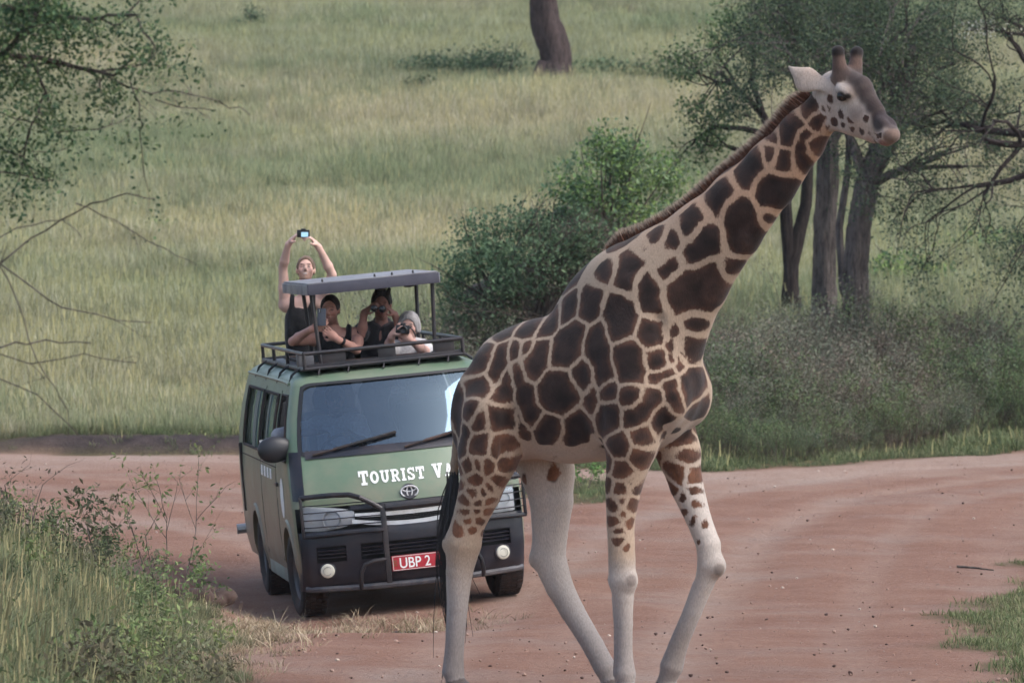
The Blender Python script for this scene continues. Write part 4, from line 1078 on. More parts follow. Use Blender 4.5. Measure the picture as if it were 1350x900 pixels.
    base[hm] = mixc(base[hm], np.tile(pale, (hm.sum(), 1)), np.clip(.7 + .25 * vnoise(V[hm], 16, 35), .2, .95)) * (1 + .12 * vnoise(V[hm] * [1, 1, .5], 45, 36))[:, None]
    base[reg == 4] = np.array(srgb(112, 92, 82)[:3])
    # each patch: darker middle, warmer frayed rim
    core = smoothstep(.015, .07, b1)
    tn = np.where((reg == 22), .95, tone[own])
    pc = mixc(np.tile(dark, (len(V), 1)) * 1.25, np.tile(rus, (len(V), 1)), tn * .8)
    rim = mixc(pc, np.tile(np.array(srgb(84, 55, 41)[:3]), (len(V), 1)), np.full(len(V), .6)); pc = mixc(rim, pc * .85, smoothstep(.012, .050, b1)) * (1 + .28 * vnoise(V, 16, 12)[:, None] * .6)
    low = np.where(islg, 1 - smoothstep(1.1, 1.7, z), 0)
    pc = mixc(pc, np.tile(rus, (len(V), 1)), low * .35)
    col = base
    # head: dark bridge of the nose, black horn tips, warm lips, dark lids, knees, hooves
    gx = lambda px, py, y=0.0: G(px, py, y)
    def spot(c, r, colr, amt, soft=.4, plane=False):
        nonlocal col
        dv = V - c
        if plane: dv = dv - .55 * (dv @ HLAT)[:, None] * HLAT
        d = np.sqrt((dv ** 2).sum(1)) * (1 + .16 * vnoise(V, 22, 31)); t = (1 - smoothstep(r * (1 - soft), r, d)) * amt
        col = mixc(col, np.tile(np.array(srgb(*colr)[:3]), (len(V), 1)), t)
    for px, py, r, a in ((1106, 84, .06, .75), (1122, 92, .085, .8), (1134, 102, .085, .85), (1142, 114, .080, .85), (1149, 127, .066, .85), (1157, 140, .062, .9), (1165, 152, .062, .9)): spot(GH(px, py), r * 1.12, (60, 49, 47), min(1, a * 1.12), .55, True)
    spot(GH(1140, 150), .075, (104, 88, 84), .6, .8, True); spot(GH(1100, 150), .13, (190, 178, 172), .35, .8, True)
    spot(GH(1167, 159), .088, (54, 45, 47), .96, .45, True)
    spot(GH(1182, 182), .078, (116, 95, 85), .95, .35, True); spot(GH(1178, 164), .045, (60, 50, 52), .9, .5, True); spot(GH(1168, 191), .05, (128, 82, 70), .85, .5, True); spot(GH(1150, 186), .05, (168, 132, 116), .7, .6, True)
    for y in (-1, 1):
        spot(GH(1105, 66, .076, y), .075, (30, 26, 27), .97, .5); spot(GH(1107, 84, .06, y), .075, (96, 76, 68), .92, .5); spot(GH(1107, 98, .06, y), .06, (128, 106, 96), .6, .7)
        spot(GH(1110, 127, .115, y), .036, (26, 21, 21), .97, .3); spot(GH(1102, 125, .115, y), .026, (30, 24, 24), .9, .4)
        spot(GH(1118, 129, .11, y), .028, (28, 22, 22), .95, .4)
        spot(GH(1167, 164, .06, y), .020, (20, 17, 19), .95, .4)
    spot(gx(834, 765, -.25), .05, (104, 92, 88), .7); spot(gx(950, 752, .16), .05, (104, 92, 88), .7)
    spot(gx(730, 630, .08), .045, (40, 32, 34), .9)
    hoof = (reg >= 30) | (islg & (z < .09))
    col[hoof] = np.array(srgb(66, 58, 56)[:3])
    lg = np.where(islg, smoothstep(1.0, .75, z), 0)
    grime = lg * np.clip(.22 + .30 * vnoise(V * [1, 1, .4], 13, 22) + .22 * smoothstep(.5, .1, z), 0, .7)
    col = mixc(col, np.tile(np.array(srgb(128, 116, 108)[:3]), (len(V), 1)), grime)
    col = np.clip(col * (1 + .05 * vnoise(V, 6, 21)[:, None]), 0, 1)
    fld = np.minimum(b1 - gap, reach - e1 + .010 * vnoise(V, 30, 9)) * 100                # centimetres inside (+) or outside (-) a patch
    fld = np.where(fade < .999, fld - (1 - fade) * 6.0, fld)
    keepc = np.abs(col - np.clip(base * (1 + .05 * vnoise(V, 6, 21)[:, None]), 0, 1)).sum(1)
    fld = np.where(hoof, -9, fld - 40 * np.clip(keepc - .06, 0, .25) * (reg >= 3) * (reg < 10))
    set_col(me, col); set_col(me, np.clip(pc, 0, 1), "patch_colour"); set_val(me, fld, "patch_field")
    fur = attr_mat("giraffe_coat", .9, .45, (150, 150, 45), mott=.20)
    t_ = fur.node_tree; n_ = t_.nodes; L_ = t_.links.new
    vm_ = next(q_ for q_ in n_ if q_.type == 'VECT_MATH'); a1 = vm_.inputs[0].links[0].from_socket
    af = n_.new("ShaderNodeAttribute"); af.attribute_name = "patch_field"; ap = n_.new("ShaderNodeAttribute"); ap.attribute_name = "patch_colour"
    tc_ = n_.new("ShaderNodeTexCoord"); mp_ = n_.new("ShaderNodeMapping"); mp_.inputs["Scale"].default_value = (95, 95, 42); L_(tc_.outputs["Object"], mp_.inputs["Vector"])
    nz_ = n_.new("ShaderNodeTexNoise"); nz_.inputs["Scale"].default_value = 1; nz_.inputs["Detail"].default_value = 5; nz_.inputs["Roughness"].default_value = .7; L_(mp_.outputs[0], nz_.inputs["Vector"])
    ad_ = n_.new("ShaderNodeMath"); ad_.operation = 'MULTIPLY_ADD'; L_(nz_.outputs["Fac"], ad_.inputs[0]); ad_.inputs[1].default_value = 3.4; L_(af.outputs["Fac"], ad_.inputs[2])
    mr_ = n_.new("ShaderNodeMapRange"); mr_.inputs[1].default_value = 1.25; mr_.inputs[2].default_value = 2.1; L_(ad_.outputs[0], mr_.inputs["Value"])
    n2_ = n_.new("ShaderNodeTexNoise"); n2_.inputs["Scale"].default_value = 11; n2_.inputs["Detail"].default_value = 6; L_(tc_.outputs["Object"], n2_.inputs["Vector"])
    m3_ = n_.new("ShaderNodeMapRange"); m3_.inputs[1].default_value = .3; m3_.inputs[2].default_value = .7; m3_.inputs[3].default_value = .55; m3_.inputs[4].default_value = 2.0; L_(n2_.outputs["Fac"], m3_.inputs["Value"])
    sc_ = n_.new("ShaderNodeVectorMath"); sc_.operation = 'SCALE'; L_(ap.outputs["Color"], sc_.inputs[0]); L_(m3_.outputs[0], sc_.inputs["Scale"])
    mx_ = n_.new("ShaderNodeMix"); mx_.data_type = 'RGBA'; L_(mr_.outputs[0], mx_.inputs["Factor"]); L_(a1, mx_.inputs["A"]); L_(sc_.outputs[0], mx_.inputs["B"]); L_(mx_.outputs["Result"], vm_.inputs[0])
    hairm = attr_mat("giraffe_mane", .9, .3, (140, 140, 50), mott=.2)
    link("body", me, fur, root)
    # eyes
    em = pmat("giraffe_eye", (.012, .008, .006), .12)
    for y in (-1, 1):
        p = GH(1110, 127, .104, y)
        bm = bmesh.new(); bmesh.ops.create_uvsphere(bm, u_segments=16, v_segments=10, radius=.031)
        m2 = bpy.data.meshes.new("eye"); bm.to_mesh(m2); bm.free(); m2.polygons.foreach_set("use_smooth", [True] * len(m2.polygons))
        link("eye", m2, em, root).location = p
    # mane: short upright bristles along the crest
    ed = [(792, 345), (806, 328), (822, 318), (850, 309), (880, 293), (905, 276), (930, 254), (955, 232), (980, 212), (1005, 190), (1028, 165), (1048, 141), (1064, 121)]
    pts = [gx(*p) for p in ed]
    hv, hf, hc = [], [], []
    brown, tip = np.array(srgb(96, 62, 46)[:3]), np.array(srgb(206, 188, 168)[:3])
    N = 7500
    for i in range(N):
        t = random.random() * (len(pts) - 1.001); k = int(t); p = pts[k] + (pts[k + 1] - pts[k]) * (t - k)
        d = pts[k + 1] - pts[k]; d /= np.linalg.norm(d); nn = np.array([-d[2], 0, d[0]])
        e = .25 + .75 * min(1, t / 2.0, (len(pts) - 1 - t) / 1.0 + .3)
        base_p = p + np.array([0, random.gauss(0, .014), 0]) - nn * .035
        L = (.092 + random.uniform(-.016, .018)) * e + .012
        dr = nn + d * random.uniform(-.25, .1) + np.array([0, random.gauss(0, .13), 0]); dr /= np.linalg.norm(dr)
        w = np.array([d[0], random.uniform(-1, 1), d[2]]); w = w / np.linalg.norm(w) * .0035
        o = len(hv); hv += [base_p - w, base_p + w, base_p + dr * L * .62 + w * .9, base_p + dr * L * .62 - w * .9, base_p + dr * L]
        hf += [[o, o + 1, o + 2, o + 3], [o + 3, o + 2, o + 4]]
        v = random.uniform(.75, 1.2)
        hc += [brown * v * .8, brown * v * .8, brown * v, brown * v, tip * v]
    mm = mesh_np("mane", hv, hf, False); set_col(mm, np.array(hc))
    tag(link("mane", mm, hairm, root), kind="stuff")
    # tail: thin dock and a long black tassel
    T = Solid(); tp = [gx(640, 480), gx(616, 505), gx(606, 550), gx(600, 610), gx(596, 640)]
    T.chain(list(zip(tp, (.06, .045, .034, .026, .022))), .02)
    tv, tq = T.mesh(.008, 1); tm = mesh_np("tail", tv, tq); set_col(tm, np.tile(tan * .8, (len(tv), 1)))
    tail = link("tail", tm, hairm, root)
    hv, hf = [], []
    for i in range(420):
        a = tp[3] + (tp[4] - tp[3]) * random.uniform(.3, 1) + np.random.default_rng(i).normal(0, .012, 3)
        stray = random.random() < .05
        L = random.uniform(.5, 1.0) * (1.25 if stray else 1)
        dx, dy = random.gauss(0, .034), random.gauss(0, .04)
        pr = None; o = len(hv); n = 6
        sw = (random.uniform(-.12, .16), random.uniform(-.1, .1)) if stray else (0, 0)
        for j in range(n):
            t = j / (n - 1)
            bul = math.sin(t * math.pi * .9)
            p = a + np.array([dx * bul + sw[0] * t * t, dy * bul + sw[1] * t * t, -L * t]); w = .0042 * (1 - t * .75)
            hv += [p - np.array([w, w * .6, 0]), p + np.array([w, w * .6, 0])]
        hf += [[o + 2 * j, o + 2 * j + 1, o + 2 * j + 3, o + 2 * j + 2] for j in range(n - 1)]
    hm_ = mesh_np("tail_tassel", hv, hf, False)
    tag(link("tail_tassel", hm_, pmat("tail_hair", (.012, .011, .013), .55), tail), kind="stuff")
    return root
giraffe()
PROF = [  # z, front y, half width, corner radius, bow, rear y
    (.30, .07, .92, .13, .10, 4.66), (.45, .05, .95, .14, .10, 4.70), (.70, .04, .96, .14, .11, 4.72), (.90, .06, .96, .15, .12, 4.72),
    (1.00, .09, .96, .16, .12, 4.72), (1.15, .16, .953, .17, .12, 4.72), (1.30, .25, .942, .17, .12, 4.71), (1.45, .355, .925, .16, .11, 4.69),
    (1.65, .50, .885, .15, .10, 4.65), (1.85, .645, .83, .14, .09, 4.60), (1.93, .715, .80, .14, .08, 4.56), (1.97, .81, .77, .16, .07, 4.50),
    (2.00, .97, .715, .20, .05, 4.40), (2.015, 1.2, .64, .22, .04, 4.25), (2.022, 1.5, .53, .22, .03, 4.1)]
PROF_A = np.array(PROF)
def prof(z): return [float(np.interp(z, PROF_A[:, 0], PROF_A[:, i])) for i in range(1, 6)]
def front_y(x, z):
    yc, hw, rf, bow, _ = prof(z); w = hw - rf; ax = abs(x)
    if ax <= w: return yc + bow * (ax / w) ** 2
    s = min(1.0, (ax - w) / rf); return yc + bow + rf - rf * math.sqrt(1 - s * s)
def side_x(z): return prof(z)[1]

FT = [0, .12, .24, .36, .48, .6, .7, .8, .9, 1.0]; ARC = [15, 30, 45, 60, 75, 90]
FR = [.06, .12, .2, .28, .36, .44, .52, .6, .68, .76, .84, .92, 1.0]
SY = [1.37 + .08 * i for i in range(36)]
def half_ring(z):
    yc, hw, rf, bow, yr = prof(z); w = hw - rf
    P = [(t * w, yc + bow * t * t) for t in FT]
    cy = yc + bow + rf
    P += [(w + rf * math.sin(math.radians(a)), cy - rf * math.cos(math.radians(a))) for a in ARC]
    ye = yr - .16; y13 = max(1.30, cy + .12)
    P += [(hw, cy + (y13 - cy) * f) for f in FR]
    lo, hi = y13, ye
    P += [(hw, max(lo, min(hi, y)) if lo < y < hi else (lo + .002 if y <= lo else hi - .002)) for y in SY]
    P += [(hw - .16 + .16 * math.cos(math.radians(a)), ye + .16 * math.sin(math.radians(a))) for a in (0, 22, 45, 68, 90)]
    P += [((hw - .16) * t, yr) for t in (.75, .5, .25, 0)]
    return P

def van():
    root = empty("tourist_van", VAN_LOC, VAN_ROT)
    tag(root, "dusty green tourist van with raised roof hatch and bull bar", "van")
    green = pmat("van_green_paint", srgb(98, 120, 98), .40, .0, splash=srgb(146, 118, 102), var=.06, vscale=2.0, dirt=srgb(150, 140, 122), dirt_amt=.42, dscale=1.7, coat=.15, bump=.02, bscale=300)
    dark = pmat("bumper_plastic", (.011, .014, .024), .38, var=.2, vscale=3, dirt=srgb(120, 96, 84), dirt_amt=.16, bump=.08, bscale=250)
    blk = pmat("black_metal", (.018, .020, .026), .38, .2, var=.2, vscale=6, dirt=srgb(120, 100, 90), dirt_amt=.22, bump=.05, bscale=90)
    rub = pmat("rubber", (.016, .016, .017), .8, bump=.3, bscale=60, var=.2, vscale=9, dirt=srgb(128, 92, 78), dirt_amt=.35, dscale=5)
    chrome = pmat("chrome_trim", (.74, .75, .77), .3, .45, var=.08, dirt=srgb(130, 110, 100), dirt_amt=.3, dscale=9)
    white = pmat("white_lettering", (.86, .87, .86), .6, var=.05, vscale=20)
    voidm = pmat("vent_dark", (.008, .008, .010), .7, var=.2)
    trim = pmat("cabin_trim", (.03, .03, .034), .8, bump=.2, bscale=150, var=.2)
    seatm = pmat("seat_fabric", (.07, .075, .085), .95, bump=.4, bscale=200, var=.25)
    # glass: sees through, mirrors the sky, thin dust film, thickened on side panes into a painted reflection
    def glass(name, film, tint, refl=1.75, filmc=(150, 160, 172)):
        m, t, n, b = nodes_of(name); n.remove(b); L = t.links.new; out = n["Material Output"]
        tr = n.new("ShaderNodeBsdfTransparent"); tr.inputs[0].default_value = tint
        gl = n.new("ShaderNodeBsdfGlossy"); gl.inputs["Roughness"].default_value = .03; gl.inputs["Color"].default_value = (.55, .78, 1.0, 1)
        fr = n.new("ShaderNodeFresnel"); fr.inputs["IOR"].default_value = refl
        mx = n.new("ShaderNodeMixShader"); L(fr.outputs[0], mx.inputs[0]); L(tr.outputs[0], mx.inputs[1]); L(gl.outputs[0], mx.inputs[2])
        df = n.new("ShaderNodeBsdfDiffuse"); df.inputs[0].default_value = srgb(*filmc)
        tc = n.new("ShaderNodeTexCoord"); nz = n.new("ShaderNodeTexNoise"); nz.inputs["Scale"].default_value = 2.5; nz.inputs["Detail"].default_value = 7
        L(tc.outputs["Object"], nz.inputs["Vector"])
        mr = n.new("ShaderNodeMapRange"); mr.inputs[1].default_value = .3; mr.inputs[2].default_value = .75; mr.inputs[3].default_value = film * .5; mr.inputs[4].default_value = film * 1.6
        L(nz.outputs["Fac"], mr.inputs["Value"])
        m2 = n.new("ShaderNodeMixShader"); L(mr.outputs[0], m2.inputs[0]); L(mx.outputs[0], m2.inputs[1]); L(df.outputs[0], m2.inputs[2])
        L(m2.outputs[0], out.inputs["Surface"]); return m
    wsg = glass("windscreen_glass", .035, (.50, .58, .64, 1), 2.3); sg = glass("side_glass", .34, (.40, .44, .45, 1), 1.75, (118, 126, 110))  # side film's grey-green paints in the reflection of the grass
    lens = glass("lamp_glass", .02, (.97, .98, .99, 1), 1.45)

    # ---- body shell
    zs = sorted(set([.30, .36] + [round(.42 + .05 * i, 3) for i in range(17)] + [1.30, 1.36, 1.45, 1.55, 1.65, 1.75, 1.83, 1.905, 1.935, 1.955, 1.97, 1.985, 2.0, 2.008, 2.015, 2.022]))
    rings = []
    for z in zs:
        hr = half_ring(z)
        rings.append([(x, y, z) for x, y in hr] + [(-x, y, z) for x, y in hr[-2:0:-1]])
    n = len(rings[0]); nf, na, nr = len(FT), len(ARC), len(FR)
    V = np.array([p for r in rings for p in r]); faces = []
    wheels = [(.80, .345), (3.37, .345)]
    half_n = len(half_ring(1.0))
    def col_of(k):  # column index on the half ring
        return k if k < half_n else 2 * (half_n - 1) - k
    for i in range(len(zs) - 1):
        zm = (zs[i] + zs[i + 1]) / 2
        for k in range(n):
            k2 = (k + 1) % n; q = [i * n + k, i * n + k2, (i + 1) * n + k2, (i + 1) * n + k]
            c = V[q].mean(0); cl = min(col_of(k), col_of(k2))
            if 1.36 <= zm <= 1.905 and cl <= nf: continue                                  # windscreen
            side = abs(c[0]) > prof(zm)[1] - .01
            if side and 1.30 <= zm <= 1.83 and cl >= nf + na:
                j = cl - (nf + na - 1)
                if 1 <= j <= 11: continue                                                   # front door glass
                if 1.52 < c[1] < 2.58 or 2.74 < c[1] < 4.02: continue                       # sliding windows
            if side and any((c[1] - wy) ** 2 + (c[2] - wz) ** 2 < .405 ** 2 for wy, wz in wheels): continue
            if zm < .93 and cl < nf + 3: continue                                           # behind grille and bumper: separate parts
            faces.append(q)
    # snap arch edges to a true circle
    used = set(v for f in faces for v in f)
    cnt = {}
    for f in faces:
        for a, b in zip(f, f[1:] + f[:1]): e = (min(a, b), max(a, b)); cnt[e] = cnt.get(e, 0) + 1
    edge_v = {v for e, cc in cnt.items() if cc == 1 for v in e}
    for v in edge_v:
        if abs(V[v, 0]) < .85: continue
        for wy, wz in wheels:
            d = math.hypot(V[v, 1] - wy, V[v, 2] - wz)
            if d < .52 and V[v, 2] > .33: V[v, 1] = wy + (V[v, 1] - wy) * .41 / d; V[v, 2] = wz + (V[v, 2] - wz) * .41 / d
    # roof panel with hatch opening
    top = rings[-1]; zt = zs[-1]
    m = MB(); m.v = [tuple(v) for v in V]; m.f = [list(f) for f in faces]
    hx, hy0, hy1 = .50, 1.56, 3.80
    cap = [Vector(p) for p in top]; inner = []
    for p in cap:
        inner.append(Vector((max(-hx, min(hx, p.x)), max(hy0, min(hy1, p.y)), zt + .012)))
    o = len(m.v); m.v += [tuple(p) for p in inner]; base = (len(zs) - 1) * n
    for k in range(n):
        k2 = (k + 1) % n; m.f.append([base + k, base + k2, o + k2, o + k])
    body = m.build("body_shell", green, root, sharp=50)
    # rain gutter, hatch rim, arch lips, sills, panel gaps
    for s in (-1, 1):
        m = MB(); m.tube([(s * (side_x(1.93) + .012), y, 1.925 + .012 * math.sin(min(1, (y - 1.0) / .4) * 1.57)) for y in (1.0, 1.2, 1.6, 2.5, 3.5, 4.3)], .014, 6); m.build("rain_gutter", green, root)
        for wy, wz in wheels:
            m = MB(); rows = []
            for a in range(-12, 193, 6):
                ca, sa = math.cos(math.radians(a)), math.sin(math.radians(a)); xs = s * (side_x(max(.3, wz + .41 * sa)))
                rows.append([(xs - s * .05, wy + .40 * ca, wz + .40 * sa), (xs + s * .012, wy + .40 * ca, wz + .40 * sa), (xs + s * .014, wy + .45 * ca, wz + .45 * sa), (xs - s * .004, wy + .47 * ca, wz + .47 * sa)])
            m.grid(rows).build("wheel_arch", green, root)
            m = MB(); rows = []
            for a in range(-20, 201, 10):
                ca, sa = math.cos(math.radians(a)), math.sin(math.radians(a)); rows.append([(s * .9, wy + .42 * ca, wz + .42 * sa), (s * .58, wy + .42 * ca, wz + .42 * sa)])
            m.grid(rows).build("wheel_liner", voidm, root)
        m = MB(); m.box((s * .905, 2.07, .30), (.05, 1.55, .14), bev=.02); m.build("sill", pmat("sill_grey_green", srgb(134, 146, 138), .5, var=.1, dirt=srgb(140, 112, 96), dirt_amt=.5), root)
    m = MB()
    for a, b in (((-hx, hy0), (hx, hy0)), ((hx, hy0), (hx, hy1)), ((hx, hy1), (-hx, hy1)), ((-hx, hy1), (-hx, hy0))):
        m.tube([(a[0], a[1], zt + .02), (b[0], b[1], zt + .02)], .02, 8)
    m.build("hatch_rim", rub, root)
    # door shut lines and belt line as thin dark strips lying in the side panels
    def strip(pts, name="door_gap", w=.006, mat=voidm):
        for (y0, z0), (y1, z1) in zip(pts[:-1], pts[1:]):
            N = 6
            for s in (-1, 1):
                m = MB(); P = [(s * (side_x(z0 + (z1 - z0) * t / N) + .0015), y0 + (y1 - y0) * t / N, z0 + (z1 - z0) * t / N) for t in range(N + 1)]
                m.tube(P, w * .5, 4); m.build(name, mat, root)
    strip([(1.40, .42), (1.40, 1.86)]); strip([(2.66, .42), (2.66, 1.86)]); strip([(1.40, 1.22), (4.3, 1.22)], "slide_rail", .012)
    # ---- window frames and panes
    def arc_pts(z, f0, f1):
        """points across the front at height z between half-ring column positions"""
        hr = half_ring(z); P = [(-x, y) for x, y in hr[f1:0:-1]] + [(x, y) for x, y in hr[:f1 + 1]]
        return P
    zz = [1.35, 1.45, 1.55, 1.65, 1.75, 1.83, 1.915]
    rows = [[(x, y + .012, z) for x, y in arc_pts(z, 0, nf + 1)] for z in zz]
    MB().grid(rows).build("windscreen", wsg, root)
    # black gasket band around it, on the body surface
    def surf(u, z):  # u in -1..1 across the glass
        P = arc_pts(z, 0, nf + 1); L = [0.0]
        for a, b in zip(P[:-1], P[1:]): L.append(L[-1] + math.hypot(b[0] - a[0], b[1] - a[1]))
        t = (u * .5 + .5) * L[-1]; k = max(0, min(len(P) - 2, int(np.searchsorted(L, t)) - 1)); f = (t - L[k]) / (L[k + 1] - L[k])
        return Vector((P[k][0] + (P[k + 1][0] - P[k][0]) * f, P[k][1] + (P[k + 1][1] - P[k][1]) * f - .006, z))
    def rr(hw, zb, zt_, r, N=6):
        out = []
        for cx, cz, a0 in ((hw - r, zb + r * .42, -90), (hw - r, zt_ - r * .42, 0), (-hw + r, zt_ - r * .42, 90), (-hw + r, zb + r * .42, 180)):
            for k in range(N + 1):
                a = math.radians(a0 + 90 * k / N); out.append((cx + r * math.cos(a), cz + r * .42 * math.sin(a)))
        res = []
        for a, b in zip(out, out[1:] + out[:1]):
            d = math.hypot(a[0] - b[0], a[1] - b[1]); k = max(1, int(d / .12)); res += [(a[0] + (b[0] - a[0]) * t / k, a[1] + (b[1] - a[1]) * t / k) for t in range(k)]
        return res
    A_, B_ = rr(1.0, 1.335, 1.925, .10), None
    inn = [((u) * .962, 1.63 + (z - 1.63) * .925) for u, z in A_]
    gz = pmat("gasket_rubber", (.014, .015, .018), .5, var=.2)
    MB().grid([[surf(u, z) for u, z in A_], [surf(u, z) for u, z in inn]], True).build("windscreen_gasket", gz, root)
    for s in (-1, 1):
        # front door pane with its frame
        def dy(z, f): 
            yc, hw, rf, bow, yr = prof(z); cy = yc + bow + rf; y13 = max(1.30, cy + .12); return cy + (y13 - cy) * f
        P = [[(s * (side_x(z) - .012), dy(z, f), z) for f in (.04, .35, .65, .95)] for z in ((1.29, 1.40, 1.48) if s < 0 else (1.29, 1.45, 1.65, 1.85))]
        MB().grid(P).build("door_window", sg, root)
        loop = [(dy(z, .04), z) for z in (1.30, 1.45, 1.65, 1.83)] + [(dy(z, .95), z) for z in (1.83, 1.65, 1.45, 1.30)]
        m = MB(); pts = [(s * (side_x(z) + .004), y, z) for y, z in loop]; m.tube(pts + pts[:1], .013, 5, False); m.build("window_frame", rub, root)
        # sliding windows: fixed pane, sliding pane pushed back leaving a dark opening
        for y0, y1, panes in ((1.50, 2.60, ((1.80, 2.20), (2.14, 2.60))), (2.72, 4.04, ((2.72, 3.15), (3.42, 4.04)))):
            loop = [(y0, 1.31), (y1, 1.31), (y1, 1.82), (y0, 1.82)]
            m = MB()
            for (a, b) in zip(loop, loop[1:] + loop[:1]):
                m.tube([(s * (side_x(a[1] + (b[1] - a[1]) * t / 4) + .003), a[0] + (b[0] - a[0]) * t / 4, a[1] + (b[1] - a[1]) * t / 4) for t in range(5)], .014, 5)
            fr = m.build("window_frame", rub, root)
            for q, (a, b) in enumerate(panes):
                P = [[(s * (side_x(z) - .006 - .014 * q), y, z) for y in np.linspace(a, b, 4)] for z in (1.30, 1.45, 1.65, 1.83)]
                MB().grid(P).build("pane", sg, fr)
                m = MB(); m.tube([(s * (side_x(z) - .004 - .014 * q), a if q else b, z) for z in (1.30, 1.45, 1.65, 1.83)], .012, 5); m.build("pane_rail", pmat("rail_grey", (.25, .26, .25), .4, .5), fr)
    # ---- front: black cowl corners, hood badge, lettering
    for s in (-1, 1):
        rows = [[(s * x, front_y(x, z) - .007, z) for x in np.linspace(side_x(z) - .105, side_x(z) - .012, 7)] for z in np.linspace(.985, 1.38, 8)]
        MB().grid(rows).build("cowl_corner", dark, root)
    rows = [[(x, front_y(x, z) - .012 + .02 * (z > 1.36), z) for x in np.linspace(-.80, .80, 25)] for z in (1.315, 1.345, 1.38)]
    MB().grid(rows).build("cowl_panel", dark, root)
    # lettering (slab capitals) laid on the nose panel
    def ringpoly(cx, cy, rx, ry, ix, iy, a0=0, a1=360, N=20):
        out = []
        for k in range(N):
            a, b = math.radians(a0 + (a1 - a0) * k / N), math.radians(a0 + (a1 - a0) * (k + 1) / N)
            out.append([(cx + rx * math.cos(a), cy + ry * math.sin(a)), (cx + rx * math.cos(b), cy + ry * math.sin(b)), (cx + ix * math.cos(b), cy + iy * math.sin(b)), (cx + ix * math.cos(a), cy + iy * math.sin(a))])
        return out
    R = lambda x0, y0, x1, y1: [(x0, y0), (x1, y0), (x1, y1), (x0, y1)]
    GL = {
        'T': (.86, [R(0, .80, .86, 1), R(.31, 0, .56, .80), R(.17, 0, .31, .17), R(.56, 0, .70, .17), R(0, .60, .14, .80), R(.72, .60, .86, .80)]),
        'O': (.90, ringpoly(.45, .5, .45, .5, .19, .30)),
        'U': (.94, [R(.10, .42, .34, .84), R(.60, .42, .84, .84), R(0, .84, .42, 1), R(.52, .84, .94, 1)] + ringpoly(.47, .42, .37, .42, .13, .22, 180, 360, 12)),
        'R': (.92, [R(.10, .16, .34, .84), R(0, 0, .46, .16), R(0, .84, .5, 1), R(.34, .42, .5, .58), [(.42, .42), (.62, .48), (.92, 0), (.66, 0)]] + ringpoly(.5, .71, .34, .29, .12, .13, -90, 90, 12)),
        'I': (.46, [R(.11, .16, .35, .84), R(0, 0, .46, .16), R(0, .84, .46, 1)]),
        'S': (.78, ringpoly(.39, .735, .37, .265, .14, .10, 20, 270, 14) + ringpoly(.39, .265, .37, .265, .14, .10, -160, 90, 14) + [R(.62, .66, .76, 1), R(.02, 0, .16, .34)]),
        'V': (.96, [[(.10, .86), (.37, .86), (.60, 0), (.38, 0)], [(.60, .86), (.84, .86), (.60, 0), (.47, .3)], R(0, .86, .45, 1), R(.52, .86, .96, 1)]),
        'A': (.98, [[(.12, .14), (.34, .14), (.56, 1), (.36, 1)], [(.62, .14), (.88, .14), (.60, 1), (.47, .75)], R(0, 0, .42, .14), R(.54, 0, .98, .14), R(.34, .30, .64, .44)]),
        'N': (1.0, [R(.12, .15, .32, .85), R(.68, .15, .88, 1), [(.12, 1), (.36, 1), (.88, .10), (.66, 0)], R(0, 0, .44, .15), R(0, .86, .14, 1), R(.54, .86, 1.0, 1)])}
    txt = [('T', 1.15)] + [(c, 1) for c in "OURIST"] + [(' ', 1)] + [('V', 1.15), ('A', 1), ('N', 1)]
    h = .100; gap = .013; tot = sum((.055 if c == ' ' else GL[c][0] * h * k * .80) + gap for c, k in txt)
    x = -tot / 2 + .06; e = 0; panel = None
    for c, k in txt:
        if c == ' ': x += .055; continue
        m = MB()
        for poly in GL[c][1]:
            e += 1
            vs = []
            for ux, uy in poly:
                X = x + ux * h * k * .80; Z = 1.075 + uy * h * k - (.006 if k > 1 else 0); vs.append((X, front_y(X, Z) - .0045 - (e % 12) * .0002, Z))
            m.add(vs, [list(range(len(vs)))])
        m.build("letter", white, root, smooth=False)
        x += GL[c][0] * h * k * .80 + gap
    # badge: three interlocking ovals
    m = MB(); by = lambda X, Z: front_y(X, Z) - .016
    def oval(cx, cz, rx, rz, r): m.tube([(cx + rx * math.cos(a), by(cx, cz) + .002 * math.sin(3 * a), cz + rz * math.sin(a)) for a in np.linspace(0, 2 * math.pi, 29)], r, 6, False)
    oval(0, .985, .070, .046, .0075); oval(0, .985, .022, .043, .006); oval(0, 1.006, .055, .021, .006)
    m.build("badge", chrome, root)
    m = MB(); m.lathe([(.068, 0), (.064, .006)], (0, by(0, .985) + .012, .985), (0, -1, .35), 24); bo = m.build("badge_back", dark, root); 
    # ---- grille, lamps
    rows = [[(x, front_y(x, z) + .05, z) for x in np.linspace(-.88, .88, 30)] for z in np.linspace(.66, .955, 7)]
    MB().grid(rows).build("grille_back", voidm, root)
    def bar(z0, z1, x0, x1, off, mat, name, N=18, dz=0.0):
        xs = np.linspace(x0, x1, N); m = MB()
        f = lambda x: dz * (abs(x) / .5) ** 2
        m.grid([[(x, front_y(x, z0) + off + .03, z0 + f(x)) for x in xs], [(x, front_y(x, z0) + off, z0 + f(x)) for x in xs], [(x, front_y(x, z1) + off, z1 + f(x)) for x in xs], [(x, front_y(x, z1) + off + .03, z1 + f(x)) for x in xs]])
        return m.build(name, mat, root)
    bar(.885, .915, -.50, .50, -.004, dark, "grille_top"); bar(.806, .838, -.47, .47, -.016, chrome, "grille_bar", dz=.012); bar(.722, .755, -.50, .50, -.014, chrome, "grille_bar", dz=.05)
    for z in (.768, .785): bar(z, z + .008, -.45, .45, .006, blk, "grille_slat")
